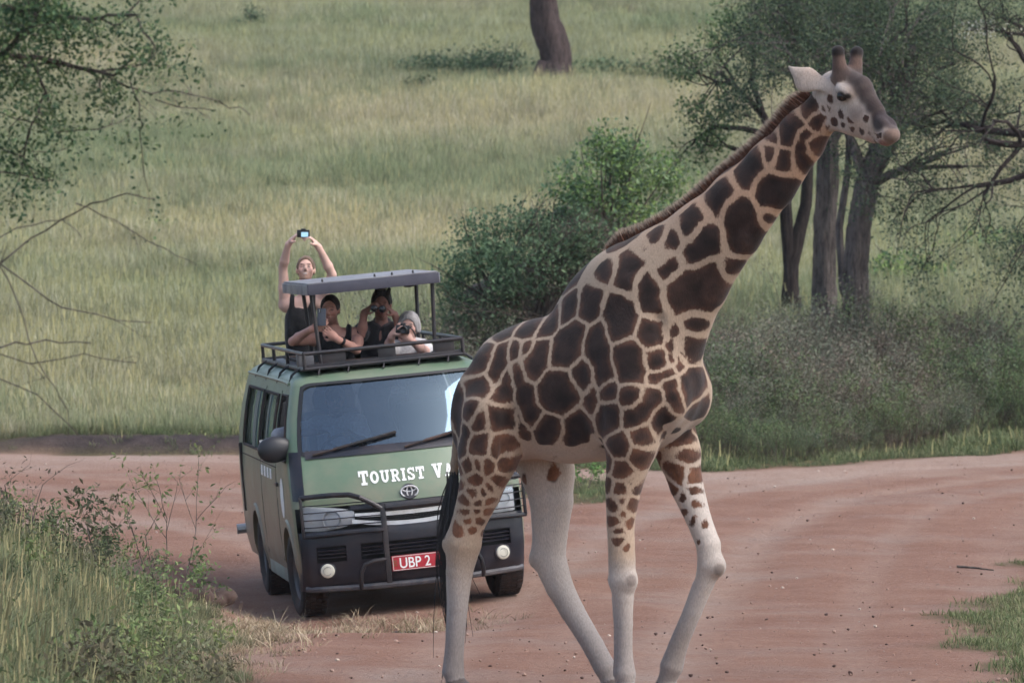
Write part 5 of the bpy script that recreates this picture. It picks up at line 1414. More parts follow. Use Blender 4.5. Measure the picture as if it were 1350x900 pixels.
    for s in (-1, 1):
        xs = np.linspace(.47, .88, 12)
        def edge(x):  # lamp outline: bottom, top
            t = (x - .47) / .41; return .735 - .02 * math.sin(t * 3.1) + .03 * (1 - t), .865 + .075 * t ** .6
        m = MB(); m.grid([[(s * x, front_y(x, edge(x)[0] + (edge(x)[1] - edge(x)[0]) * q) - .008 - .012 * math.sin(q * math.pi), edge(x)[0] + (edge(x)[1] - edge(x)[0]) * q) for x in xs] for q in np.linspace(0, 1, 7)])
        hl = m.build("headlight", lens, root)
        m = MB(); m.grid([[(s * x, front_y(x, .8) + .022, edge(x)[0] + (edge(x)[1] - edge(x)[0]) * q) for x in xs] for q in (0, .5, 1)]); m.build("lamp_housing", pmat("lamp_silver", (.80, .81, .83), .3, .1, var=.15, vscale=14), hl)
        m = MB(); cx = .66; m.lathe([(.075, -.03), (.068, -.01), (.05, .02), (.02, .035), (.004, .036)], (s * cx, front_y(cx, .81) + .012, .815), (0, 1, 0), 24, False); m.build("reflector", chrome, hl)
        m = MB(); m.lathe([(.045, 0), (.04, .02), (.01, .03)], (s * .80, front_y(.80, .83) + .012, .835), (0, 1, 0), 18, False); m.build("indicator_bowl", pmat("indicator_clear", (.5, .46, .42), .3, .3), hl)
    # ---- bumper with openings
    bz = [.235, .26, .30, .36, .415, .47, .535, .60, .66, .70, .725]
    def bump_y(x, z):
        b = front_y(x, max(.30, z)) - .035
        if z < .30: b += (.30 - z) * .9
        if z > .66: b += (z - .66) * .25
        return b + .010 * smoothstep(.46, .42, z) * 1.0
    xs = np.linspace(-.93, .93, 63); m = MB(); rows = [[(x, bump_y(x, z), z) for x in xs] for z in bz]
    def hole(x, z): return (abs(x) < .44 and .475 < z < .60) or (.555 < abs(x) < .80 and .475 < z < .60)
    vs = [p for r in rows for p in r]; nn = len(xs); fs = []
    for i in range(len(bz) - 1):
        for k in range(nn - 1):
            c = ((xs[k] + xs[k + 1]) / 2, (bz[i] + bz[i + 1]) / 2)
            if hole(*c): continue
            fs.append([i * nn + k, i * nn + k + 1, (i + 1) * nn + k + 1, (i + 1) * nn + k])
    m.add(vs, fs)
    for s in (-1, 1):  # wrap to the wheel arch
        m.grid([[(s * (.93 + .012 * math.sin(t * 1.5)), bump_y(.93, z) + t * (.42 - bump_y(.93, z)), z) for t in np.linspace(0, 1, 5)] for z in bz])
    bp = m.build("bumper", dark, root)
    for x0, x1 in ((-.44, .44), (-.80, -.555), (.555, .80)):
        X = np.linspace(x0 - .03, x1 + .03, 12)
        MB().grid([[(x, bump_y(x, z) + .07, z) for x in X] for z in (.46, .535, .615)]).build("air_intake", voidm, bp)
        for z in (.505, .535, .565):
            m = MB(); X = np.linspace(x0, x1, 12); m.grid([[(x, bump_y(x, z) + .01, z - .005) for x in X], [(x, bump_y(x, z) + .008, z + .005) for x in X], [(x, bump_y(x, z) + .04, z + .012) for x in X]]); m.build("intake_slat", dark, bp)
    m = MB(); m.tube([(x, bump_y(x, .24) - .012, .235 + .02 * (abs(x) / .9) ** 2) for x in np.linspace(-.90, .90, 25)], .028, 8); m.build("lower_lip", pmat("scuffed_lip", (.06, .065, .08), .5, var=.3, vscale=8, dirt=srgb(150, 140, 135), dirt_amt=.5, dscale=7), bp)
    for s in (-1, 1):
        y0 = bump_y(.73, .40); ax = Vector((s * .22, -1, 0))
        m = MB(); m.lathe([(.070, -.012), (.072, .012), (.060, .018)], (s * .73, y0, .40), ax, 24); fg = m.build("fog_lamp", dark, bp)
        m = MB(); m.lathe([(.060, .016), (.052, .026), (.030, .031), (.004, .033)], (s * .73, y0, .40), ax, 24); m.build("fog_lens", pmat("fog_lens_cream", srgb(206, 204, 190), .25, .0, var=.1, vscale=30), fg)
        m = MB(); m.tube([Vector((s * .73, y0, .40)) + ax.normalized() * .034 + Vector((.034 * math.cos(a), 0, .034 * math.sin(a))) for a in np.linspace(0, 6.283, 21)], .003, 5, False); m.build("lens_ring", pmat("ring_grey", (.22, .22, .2), .4), fg)
    # ---- number plate
    py = bump_y(.05, .41) - .022
    pl = MB().box((.05, py, .410), (.52, .010, .125), bev=.004).build("number_plate", pmat("plate_red", srgb(176, 34, 52), .45, var=.08, vscale=12, dirt=srgb(150, 110, 100), dirt_amt=.25, dscale=10), root)
    m = MB()
    for a, b, c2, d2 in ((-.20, .345, .50, .005), (-.20, .475, .50, .005)): m.box((.05, py - .0065, c2 * 0 + b + (.009 if b < .4 else -.009)), (.50, .003, .004))
    for xx in (-.20, .30): m.box((xx, py - .0065, .410), (.004, .003, .112))
    m.build("plate_border", pmat("plate_white", (.75, .74, .72), .5), pl)
    cu = bpy.data.curves.new("t", 'FONT'); cu.body = "UBP 2"; cu.size = .120; cu.extrude = .0012; cu.offset = .0012
    to = bpy.data.objects.new("t", cu); C.objects.link(to); bpy.context.view_layer.update()
    tm = bpy.data.meshes.new_from_object(to.evaluated_get(bpy.context.evaluated_depsgraph_get())); bpy.data.objects.remove(to)
    tm.transform(Matrix.Translation((-.150, py - .0068, .368)) @ Matrix.Rotation(math.radians(90), 4, 'X') @ Matrix.Scale(.86, 4, (1, 0, 0)))
    tm.materials.clear(); link("plate_text", tm, white, pl)
    m = MB()
    for k in range(3): m.box((-.182, py - .0066, .430 - .018 * k), (.028, .003, .008))
    m.build("plate_flag", pmat("plate_flag_gold", srgb(120, 90, 50), .5), pl)
    # ---- bull bar
    cx = .03; bf = lambda x, z: bump_y(x, min(z, .7)) - .055
    yb = bf(.28, .5) - .02
    pb = MB().tube([(cx - .258, yb, .885), (cx + .258, yb, .885)], .034, 10).build("bull_bar", blk, root)
    for s in (-1, 1): MB().box((cx + s * .28, yb - .0, .59), (.045, .032, .66), bev=.008).build("upright", blk, pb)
    def tb(pts, r, name): 
        m = MB(); m.tube(pts, r, 10); return m.build(name, blk, pb)
    for s in (-1, 1):
        X = lambda x: cx + s * x
        oy = lambda x: min(yb, front_y(min(abs(x), .9), .9) - .09) if abs(x) < .5 else front_y(min(.93, abs(x)), .85) - .085
        tb([(X(.29), yb - .005, .875), (X(.36), oy(.36), .925), (X(.46), oy(.46), .985), (X(.54), oy(.54), 1.012), (X(.66), oy(.66), 1.02), (X(.80), oy(.80), 1.02), (X(.93), oy(.92) + .02, 1.015)], .022, "guard_tube")
        tb([(X(.29), yb - .005, .70), (X(.46), oy(.46), .705), (X(.66), oy(.66), .70), (X(.80), oy(.80), .695), (X(.93), oy(.92) + .02, .69)], .018, "guard_tube")
        m = MB(); m.box((X(.93), oy(.92) + .02, .853), (.022, .05, .33), bev=.006); m.build("guard_end", blk, pb)
        for z in (.945, .885, .825, .765):
            x0 = .30 + max(0, (z - .87)) * 1.6
            tb([(X(x0), yb if x0 < .4 else oy(x0), z), (X(.5), oy(.5), z), (X(.66), oy(.66), z), (X(.80), oy(.80), z), (X(.93), oy(.92) + .02, z)], .0048, "guard_wire")
        tb([(X(.285), yb, .46), (X(.40), yb - .01, .455), (X(.47), yb, .43), (X(.50), yb + .01, .37), (X(.51), yb + .02, .29), (X(.51), yb + .06, .235)], .018, "lower_hoop")
    # ---- wipers, mirrors, decals, small fittings
    for x0, x1, z1 in ((-.74, -.03, 1.47), (.02, .72, 1.47)):
        p = [Vector((x, front_y(x, z) - .03, z)) for x, z in [(x0 + (x1 - x0) * t, 1.345 + (z1 - 1.345) * t) for t in np.linspace(0, 1, 9)]]
        m = MB(); m.tube(p[:6], .010, 6); w = m.build("wiper", rub, root)
        m = MB(); m.tube([q + Vector((0, .012, .0)) for q in p[2:]], .014, 6); m.build("wiper_blade", rub, w)
    for s in (-1, 1):
        MS = Solid(); c0 = np.array((s * 1.015, .60, 1.415))
        MS.ell(c0, (.150, .075, .108), .03); MS.ell(c0 + (s * .03, 0, -.005), (.115, .07, .10), .03); MS.cone(c0 + (-s * .10, .04, -.05), (s * .90, .74, 1.33), .04, .045, .03)
        v, q = MS.mesh(.010, 2); mi = link("wing_mirror", mesh_np("wing_mirror", v, q), pmat("mirror_plastic", (.018, .019, .024), .45, bump=.1, bscale=200), root)
        m = MB(); m.grid([[(s * 1.02 + .115 * u, .682, 1.415 + .085 * w) for u in (-1, 0, 1)] for w in (-1, 0, 1)]); m.build("mirror_glass", chrome, mi)
        m = MB(); m.box((s * (side_x(1.1) + .012), 1.30, 1.08), (.024, .12, .03), bev=.008); m.build("door_handle", blk, root)
        # round door decal and side lettering
        m = MB(); N = 24; vs = [(s * (side_x(.98 + .17 * math.sin(a)) + .003), .98 + .13 * math.cos(a), .98 + .17 * math.sin(a)) for a in np.linspace(0, 2 * math.pi, N, False)]
        m.add(vs + [(s * (side_x(.98) + .003), .98, .98)], [[k, (k + 1) % N, N] for k in range(N)]); m.build("door_decal", white, root)
        for k in range(4):
            m = MB(); y0 = 1.75 + .24 * k; m.grid([[(s * (side_x(z) + .003), y, z) for y in (y0, y0 + .15)] for z in (1.10, 1.19)]); m.build("side_lettering", white, root)
        m = MB(); m.box((s * .955, 4.28, 1.0), (.035, .05, .62), bev=.01); m.build("rear_corner_guard", rub, root)
    m = MB(); m.tube([(-1.02, 4.72, .50), (1.02, 4.72, .50)], .045, 10); m.build("rear_step", pmat("step_steel", (.4, .41, .42), .35, .8, var=.2), root)
    # ---- wheels
    def wheel(x, y, z, s, steer=0):
        w = empty("wheel", (x, y, z), (0, 0, steer), root); w.name = "wheel"
        m = MB(); prof_t = [(.215, -.085), (.255, -.112), (.30, -.118), (.335, -.108), (.352, -.085), (.355, -.04), (.355, .04), (.352, .085), (.335, .108), (.30, .118), (.255, .112), (.215, .085)]
        m.lathe(prof_t, (0, 0, 0), (1, 0, 0), 48, False); ty = m.build("tyre", rub, w)
        m = MB()
        for k in range(48):   # tread blocks
            a = 2 * math.pi * k / 48
            for xx, da in ((-.072, 0), (-.024, .065), (.024, 0), (.072, .065)):
                rot = Matrix.Rotation(a + da, 3, 'X'); m.box(rot @ Vector((xx, 0, .355)), (.040, .034, .016), rot)
        m.build("tread", rub, ty)
        m = MB(); m.lathe([(.218, .085), (.205, .07), (.20, .02), (.12, .035), (.07, .05), (.05, .075), (.002, .078)], (0, 0, 0), (s, 0, 0), 32, False)
        ri = m.build("rim", pmat("steel_rim", (.13, .135, .145), .45, .6, var=.2, dirt=srgb(130, 100, 86), dirt_amt=.5), w)
        for k in range(6):
            m = MB(); a = 2 * math.pi * k / 6; m.lathe([(.012, 0), (.012, .02), (.002, .021)], (s * .045, .085 * math.cos(a), .085 * math.sin(a)), (s, 0, 0), 8); m.build("wheel_nut", chrome, ri)
    for s in (-1, 1):
        wheel(s * .825, .80, .345, s, math.radians(4)); wheel(s * .825, 3.37, .345, s)
    m = MB(); m.box((0, .80, .36), (1.5, .09, .09)); m.box((0, 3.37, .36), (1.5, .12, .12)); m.box((0, 2.2, .36), (.9, 3.8, .14)); m.box((0, .6, .33), (1.1, .5, .14)); m.build("chassis", voidm, root)
    for s in (-1, 1):
        m = MB(); m.box((s * .80, 3.80, .36), (.26, .015, .42)); m.build("mud_flap", rub, root)
        m = MB(); m.box((s * .80, 1.22, .30), (.22, .015, .30)); m.build("mud_flap", rub, root)
    # ---- cabin
    m = MB(); m.box((0, 2.7, .72), (1.74, 3.6, .04)); m.build("floor_pan", trim, root)
    rows = [[(x, .62 + dyy + .06 * (x / .8) ** 2, z) for x in np.linspace(-.80, .80, 9)] for dyy, z in ((-.10, 1.24), (.06, 1.285), (.20, 1.27), (.27, 1.16), (.30, .85), (.30, .65))]
    MB().grid(rows).build("dashboard", trim, root)
    sw = Vector((-.40, 1.00, 1.31)); ax = Vector((0, .72, .5)).normalized(); u, w2 = ortho(ax)
    m = MB(); m.tube([sw + (u * math.cos(a) + w2 * math.sin(a)) * .19 for a in np.linspace(0, 2 * math.pi, 33)], .015, 8, False)
    for a in (0.3, 2.84, 4.71): m.tube([sw, sw + (u * math.cos(a) + w2 * math.sin(a)) * .19], .014, 6)
    m.tube([sw, sw - ax * .3], .03, 8); m.build("steering_wheel", rub, root)
    def seat(x, y):
        m = MB(); m.box((x, y, 1.0), (.50, .50, .16), bev=.05); m.box((x, y + .26, 1.33), (.48, .15, .66), Matrix.Rotation(math.radians(-10), 3, 'X'), bev=.06)
        st = m.build("seat", seatm, root); m = MB(); m.box((x, y + .36, 1.72), (.27, .10, .18), bev=.04); m.build("headrest", seatm, st)
        m = MB(); m.box((x, y, .78), (.36, .36, .30)); m.build("seat_base", trim, st)
    seat(-.40, 1.32); seat(.40, 1.32)
    for yy in (3.45, 4.15):
        for xx in (-.55, .05, .6): seat(xx, yy)
    m = MB(); m.box((0, .98, 1.85), (.22, .02, .06), bev=.01); m.build("rear_view_mirror", rub, root)
    # ---- roof rack
    fy, ry_, hw, zb, zt2 = .90, 4.25, .675, 2.038, 2.168
    rack = MB()
    for z in (zb, zt2):
        c = [(-hw, fy, z), (hw, fy, z), (hw, ry_, z), (-hw, ry_, z)]
        for a, b in zip(c, c[1:] + c[:1]): rack.tube([a, b], .017, 8)
    for y in (fy, fy + 1.3, fy + 2.4, ry_):
        for s in (-1, 1): rack.tube([(s * hw, y, zb), (s * hw, y, zt2)], .016, 8)
    rk = rack.build("roof_rack", blk, root)
    m = MB(); m.box((0, fy + .03, zb + .012), (2 * hw - .03, .05, .05), bev=.006); m.build("front_beam", blk, rk)
    for x, w in ((-.42, .20), (.03, .15), (.52, .17)):
        m = MB(); m.box((x, fy + .012, (zb + zt2) / 2 + .005), (w, .012, .135), bev=.003); m.build("rack_plate", blk, rk)
    for s in (-1, 1): MB().box((s * .60, (fy + ry_) / 2, zb - .01), (.20, ry_ - fy - .05, .014)).build("rack_floor", blk, rk)
    MB().box((0, fy + .30, zb - .01), (1.0, .52, .014)).build("rack_floor", blk, rk)
    for y in (1.12, 2.0, 2.9, 3.8):
        for s in (-1, 1):
            m = MB(); m.tube([(s * hw, y, zb), (s * (hw + .05), y, zb - .015), (s * (hw + .095), y, zb - .05), (s * (hw + .11), y, zb - .10), (s * (hw + .115), y, zb - .14)], .012, 6)
            m.box((s * (hw + .118), y, zb - .14), (.035, .06, .06), bev=.008); m.build("rack_foot", blk, rk)
    for x in (-.55, -.3, 0, .3, .55):
        m = MB(); m.tube([(x, fy, zb), (x - .02, fy - .05, 1.985)], .008, 5); m.build("rack_strut", blk, rk)
    m = MB(); m.box((-.62, 1.32, zb + .06), (.14, .12, .12), bev=.012); m.build("power_box", pmat("box_grey", (.10, .10, .11), .5, var=.2), rk)
    # ---- raised roof hatch on posts
    px0, px1, y0, y1 = -.545, .585, 1.30, 3.20
    zf, tilt = 2.625, .02
    pop = pmat("hatch_grey", srgb(142, 142, 146), .5, .1, var=.14, vscale=3, dirt=srgb(96, 92, 98), dirt_amt=.6, dscale=4)
    popd = pmat("hatch_skirt", srgb(74, 74, 86), .5, .1, var=.14, vscale=3, dirt=srgb(64, 64, 76), dirt_amt=.6, dscale=4)
    m = MB(); m.box(((px0 + px1) / 2, (y0 + y1) / 2, zf + .113), (px1 - px0 - .01, y1 - y0 - .01, .012), bev=.004); hp = m.build("roof_hatch", pop, root)
    cs = [(px0, y0), (px1, y0), (px1, y1), (px0, y1)]
    for i, (a, b) in enumerate(zip(cs, cs[1:] + cs[:1])):
        L = math.hypot(b[0] - a[0], b[1] - a[1]); c = Vector(((a[0] + b[0]) / 2, (a[1] + b[1]) / 2, zf + .062))
        m = MB(); m.box(c, (L if i % 2 == 0 else .022, .022 if i % 2 == 0 else L - .024, .088), bev=.004); m.build("skirt", popd if i % 2 == 0 else pop, hp)
    m = MB(); m.box(((px0 + px1) / 2, (y0 + y1) / 2, zf + .09), (px1 - px0 - .05, y1 - y0 - .05, .02)); m.build("lining", trim, hp)
    for x, y in ((px0 + .03, y0 + .06), (px0 + .03, y0 + .65), (px1 - .05, y0 + .06), (px1 - .10, y0 + .72)):
        m = MB(); m.tube([(x * .93, y, zt + .01), (x, y, zf + .09)], .017, 8); m.build("hatch_post", blk, hp)
    for x, y in ((.10, y0 + .10), (.34, y0 + .12)):
        m = MB(); m.lathe([(.008, 0), (.008, .05), (.05, .055), (.045, .072), (.01, .08)], (x, y, zf + .08), (0, 0, -1), 14); m.build("catch_knob", blk, hp)
    for x in (.05, .2, .38, -.4):
        m = MB(); m.lathe([(.010, 0), (.009, .02), (.004, .028)], (x, y0 + .10, zf + .118), (0, 0, 1), 8); m.build("bolt", blk, hp)
    return root
van()

# ------------------------------------------------------------------ people
V3 = lambda *a: np.array(a, float)
def unit(v): v = np.array(v, float); return v / np.linalg.norm(v)
SKIN = attr_mat("skin", .55, .12, (90, 90, 90), sheen=0.05, sub=.08, mott=.07)
CLOTH = attr_mat("cloth", .92, .35, (60, 60, 60), sheen=.2, mott=.2)
HAIR = attr_mat("hair", .6, .6, (160, 60, 160), sheen=.1, mott=.35)

def hand(S, wrist, fdir, normal, curl=(.55, .8, .6), spread=.05, side=1, size=1.0, thumb=.7):
    """Palm + four jointed fingers + thumb. fdir: where the fingers point, normal: out of the palm."""
    f = unit(fdir); nrm = unit(np.array(normal) - f * np.dot(normal, f)); lat = np.cross(nrm, f) * side
    w = np.array(wrist, float); z = size
    pc = w + f * .048 * z
    R_ = np.stack([f, lat, nrm], 1)
    S.ell(pc, (.052 * z, .042 * z, .017 * z), .012, R_, reg=1)
    S.cone(w - f * .02, w + f * .03, .026 * z, .024 * z, .02, reg=1)
    for i, (o, L) in enumerate(((-.030, .068), (-.010, .078), (.011, .074), (.031, .058))):
        p = pc + f * .040 * z + lat * o * z; d = unit(f + lat * o * spread * 40)
        ang = 0; r = .0092 * z
        for k, (seg, c) in enumerate(zip((.42, .33, .25), curl)):
            ang += c; q = p + (f * math.cos(ang) + nrm * math.sin(ang) + lat * o * spread * 10) * L * seg * 1.25 * z
            S.cone(p, q, r, r * .93, .004, reg=1); p = q; r *= .93
    p = pc - f * .012 * z - lat * .034 * z + nrm * .006
    q = p + (-lat * .75 + f * .5 + nrm * thumb * .5) * .034 * z; S.cone(p, q, .0135 * z, .011 * z, .010, reg=1)
    e = q + (f * .75 - lat * .1 + nrm * thumb * .6) * .034 * z; S.cone(q, e, .011 * z, .009 * z, .006, reg=1)

def person(label, foot, J, head, fwd, up=(0, 0, 1), skin=(176, 134, 120), hairc=(70, 52, 40), hair="short", shirt=(20, 20, 24), sleeves=0, trousers=(60, 58, 52),
           beard=None, hands=(), collar=None, age=0, shirt_name="shirt", smile=0, hs=1.0, slim=1.0):
    root = empty("person", tuple(foot)); tag(root, label, "person", None)
    O = np.array(foot, float); J = {k: np.array(v, float) - O for k, v in J.items()}
    hc = np.array(head, float) - O; f = unit(fwd); u = unit(np.array(up) - f * np.dot(up, f)); r = np.cross(f, u)   # r: the person's right side
    HP = lambda x, y, z: hc + r * x * hs + f * y * hs + u * z * hs
    HR = np.stack([r, f, u], 1)
    B = Solid()
    ch, pv, nk = J['chest'], J['pelvis'], J['neck']
    shl, shr = J['sl'], J['sr']; ax = unit(shr - shl); bk = unit(np.cross(unit(nk - pv), ax))
    TR = np.stack([ax, bk, unit(np.cross(ax, bk))], 1)
    torso = [('e', ch, (.165 * slim, .115, .185), .05), ('e', (ch + pv) / 2, (.145 * slim, .10, .17), .06), ('e', pv, (.16 * slim, .115, .13), .05)]
    for _, c, rr_, k in torso: B.ell(c, rr_, k, TR, reg=0)
    B.cone(shl * .8 + nk * .2, shr * .8 + nk * .2, .062, .062, .05, reg=0)
    B.cone(nk - unit(nk - ch) * .05, hc - u * .05 - f * .015, .056, .052, .03, reg=1)
    for a, b, c in (('sl', 'el', 'wl'), ('sr', 'er', 'wr')):
        B.ell(J[a], (.058, .056, .058), .05, reg=2)
        m_ = (J[a] + J[b]) / 2
        B.chain([(J[a], .054), (J[a] * .55 + J[b] * .45, .050), (J[b], .038)], .02, reg=2)
        q = J[b] * .7 + J[c] * .3
        B.chain([(J[b], .038), (q, .042), (J[c], .026)], .015, reg=1)
    fz = 0.0
    for sgn in (-1, 1):
        hip = pv + ax * .085 * sgn - unit(nk - pv) * .05; knee = hip * .5 + V3(ax[0] * .10 * sgn, -.05, 0) + V3(0, 0, 0) * .5
        knee = V3(hip[0] * .6, hip[1] * .6 - .04, hip[2] * .52); ank = V3(.10 * sgn, 0, .07)
        B.chain([(hip, .088), (knee, .058), (knee * .55 + ank * .45 + V3(0, .02, 0), .055), (ank, .04)], .03, reg=3)
        B.cone(ank + V3(0, .03, -.03), ank + V3(0, -.16, -.035), .042, .034, .02, reg=4)
    # head
    B.ell(HP(0, -.012, .022), (.074, .094, .098), .02, HR, reg=1)
    B.ell(HP(0, .025, -.045), (.056, .062, .070), .03, HR, reg=1)
    B.ell(HP(0, .060, -.093), (.026, .022, .020), .025, HR, reg=1)
    B.cone(HP(0, .084, .012), HP(0, .108, -.026), .010, .0145, .012, reg=1)
    B.ell(HP(0, .090, -.034), (.017, .013, .010), .008, HR, reg=1)
    B.cone(HP(-.035, .078, .030), HP(.035, .078, .030), .013, .013, .015, reg=1)
    B.ell(HP(0, .084, -.062), (.024, .010, .010), .008, HR, reg=1)
    for s in (-1, 1):
        B.ell(HP(.033 * s, .094, .006), (.019, .016, .012), .012, HR, sub=True)
        B.ell(HP(.032 * s, .072, .006), (.014, .014, .012), .004, HR, reg=1)
        B.ell(HP(.042 * s, .062, -.022), (.022, .020, .022), .02, HR, reg=1)
        B.ell(HP(.079 * s, -.012, -.002), (.010, .020, .032), .006, HR, reg=1)
    B.cone(HP(-.02, .096, -.067), HP(.02, .096, -.067), .0035, .0035, .004, sub=True)
    for hd in hands: hand(B, np.array(hd['w'], float) - O, hd['f'], hd['n'], hd.get('curl', (.55, .8, .6)), side=hd.get('side', 1), thumb=hd.get('thumb', .7))
    V, Q = B.mesh(.0068, 1)
    me = mesh_np("body", V, Q)
    sk = np.array(srgb(*skin)[:3]); col = np.tile(sk, (len(V), 1))
    L = (V - hc) @ HR / hs
    col *= (1 + .10 * vnoise(V, 25, 3))[:, None]
    near = (np.abs(L) < .2).all(1)
    def paint(x, y, z, rx, rz, c, a, ry=.05):
        nonlocal col
        d = np.sqrt(((L[:, 0] - x) / rx) ** 2 + ((L[:, 2] - z) / rz) ** 2 + ((L[:, 1] - y) / ry) ** 2)
        t = (1 - smoothstep(.6, 1.05, d)) * a; col = col * (1 - t[:, None]) + np.array(srgb(*c)[:3]) * t[:, None]
    for s in (-1, 1):
        paint(.032 * s, .085, .004, .018, .0085, (52, 38, 36), .75); paint(.034 * s, .09, .026, .026, .006, tuple(int(c * .85) for c in hairc), .55)
        paint(.045 * s, .07, -.025, .03, .03, (186, 118, 108), .25)
    if smile: paint(0, .095, -.064, .020, .007, (222, 212, 204), .85); paint(0, .095, -.078, .028, .005, (150, 80, 78), .7)
    else: paint(0, .095, -.066, .027, .007, (136, 76, 74), .75)
    if beard:
        t = smoothstep(-.035, -.055, L[:, 2] + .012 * vnoise(V, 60, 5)) * (L[:, 1] > -.03) * (L[:, 2] > -.125) * (np.abs(L[:, 0]) < .09) * (L[:, 1] < .13)
        t = t * (1 - .8 * (np.sqrt((L[:, 0] / .026) ** 2 + ((L[:, 2] + .066) / .010) ** 2) < 1)); t = t * .62
        col = col * (1 - t[:, None]) + np.array(srgb(*beard)[:3]) * t[:, None]
    set_col(me, np.clip(col, 0, 1)); link("body", me, SKIN, root)
    # clothes: shells over torso, upper arms and legs
    T = Solid()
    for _, c, rr_, k in torso: T.ell(c, np.array(rr_) + .010, k + .02, TR)
    nd = unit(nk - ch)
    if sleeves == 0:
        for s_ in (shl, shr): T.cone(s_ * .62 + nk * .38 - nd * .005, ch + (s_ - nk) * .50 - nd * .03, .080, .125, .02, (ax, 2.4))
        T.ell(nk + f * .10 - nd * .00, (.048, .10, .080), .02, TR, sub=True)
    else:
        T.cone(shl * .8 + nk * .2, shr * .8 + nk * .2, .075, .075, .05)
        for a, b, c in (('sl', 'el', 'wl'), ('sr', 'er', 'wr')):
            e = J[a] * (1 - min(1, sleeves)) + J[b] * min(1, sleeves)
            T.chain([(J[a], .070), ((J[a] + e) / 2, .066), (e, .060)], .03)
            if sleeves > 1: T.chain([(J[b], .055), (J[b] * (2 - sleeves) + J[c] * (sleeves - 1), .045)], .02)
    if collar:
        for s_ in (-1, 1): T.cone(nk + ax * .05 * s_ + nd * .015 - f * .02, nk + ax * .028 * s_ + f * .07 - nd * .055, .030, .026, .01, (unit(f + ax * .5 * s_), 2.0))
        T.cone(nk + f * .085 - nd * .01, nk + f * .12 - nd * .16, .018, .006, .02, sub=True)
    v, q = T.mesh(.009, 1); v += (vnoise(v, 26, 8) * .0045 + vnoise(v, 60, 9) * .002)[:, None] * (v - ch) / np.maximum(np.linalg.norm(v - ch, axis=1), .05)[:, None]
    me = mesh_np(shirt_name, v, q); c = np.tile(np.array(srgb(*shirt)[:3]), (len(v), 1)) * (1 + .12 * vnoise(v, 8, 2))[:, None]
    if collar:
        m_ = np.linalg.norm(v - nk, axis=1) < .085; c[m_] = np.array(srgb(*collar)[:3])
    set_col(me, c); link(shirt_name, me, CLOTH, root)
    P = Solid(); P.ell(pv, (.178, .132, .13), .05, TR)
    for p in B.p:
        if p.get('reg') == 3: P.cone(p['a'], p['b'], p['ra'] + .014, p['rb'] + .016, .03)
    v, q = P.mesh(.014, 1); me = mesh_np("trousers", v, q); set_col(me, np.tile(np.array(srgb(*trousers)[:3]), (len(v), 1))); link("trousers", me, CLOTH, root)
    # hair
    Hs = Solid()
    g = .012 if hair == "short" else .018
    Hs.ell(HP(0, -.018, .030), (.074 + g, .094 + g, .096 + g), .02, HR)
    if hair == "bob":
        Hs.ell(HP(0, -.05, -.02), (.088, .07, .09), .04, HR)
        for s in (-1, 1): Hs.ell(HP(.074 * s, -.005, -.02), (.022, .05, .075), .03, HR)
    if hair == "tousled":
        rg = np.random.default_rng(5)
        for k in range(16):
            a, b = rg.uniform(-1, 1) * .06, rg.uniform(-.07, .06); Hs.cone(HP(a, b, .105), HP(a * 1.35 + rg.normal() * .012, b * 1.2 + .01, .142 + rg.uniform(0, .022)), .020, .006, .012)
    Hs.ell(HP(0, .085, -.035), (.080, .090, .118) if hair != "bob" else (.066, .085, .100), .015, HR, sub=True)
    Hs.ell(HP(0, .0, -.135), (.2, .2, .09), .02, HR, sub=True)
    for s in (-1, 1):
        if hair != "bob": Hs.ell(HP(.09 * s, .02, -.045), (.035, .05, .055), .015, HR, sub=True)
    v, q = Hs.mesh(.007, 0)
    dirv = unit(np.ones(3)); d = v - hc; d /= np.linalg.norm(d, axis=1)[:, None]
    v = v + d * (vnoise(v * np.array([1, 1, .35]), 130, 4) * .004)[:, None]
    me = mesh_np("hair", v, q); c = np.tile(np.array(srgb(*hairc)[:3]), (len(v), 1)) * (1 + .35 * vnoise(v * np.array([1, 1, .3]), 90, 7))[:, None]
    set_col(me, np.clip(c, 0, 1)); link("hair", me, HAIR, root)
    return root

gad = pmat("gadget_black", (.012, .012, .014), .35, var=.2)
gs = pmat("gadget_silver", (.35, .36, .38), .35, .6)
screen, _t, _n, _b = nodes_of("camera_screen")
_b.inputs["Base Color"].default_value = (.03, .04, .05, 1); _b.inputs["Emission Color"].default_value = srgb(150, 190, 214); _b.inputs["Emission Strength"].default_value = .75
_b.inputs["Roughness"].default_value = .2
FLOOR = VAN_M @ Vector((0, 2.0, .74))
A3 = lambda px, py, d: np.array(at(px, py, d))
grp = "tourists looking out of the van hatch"

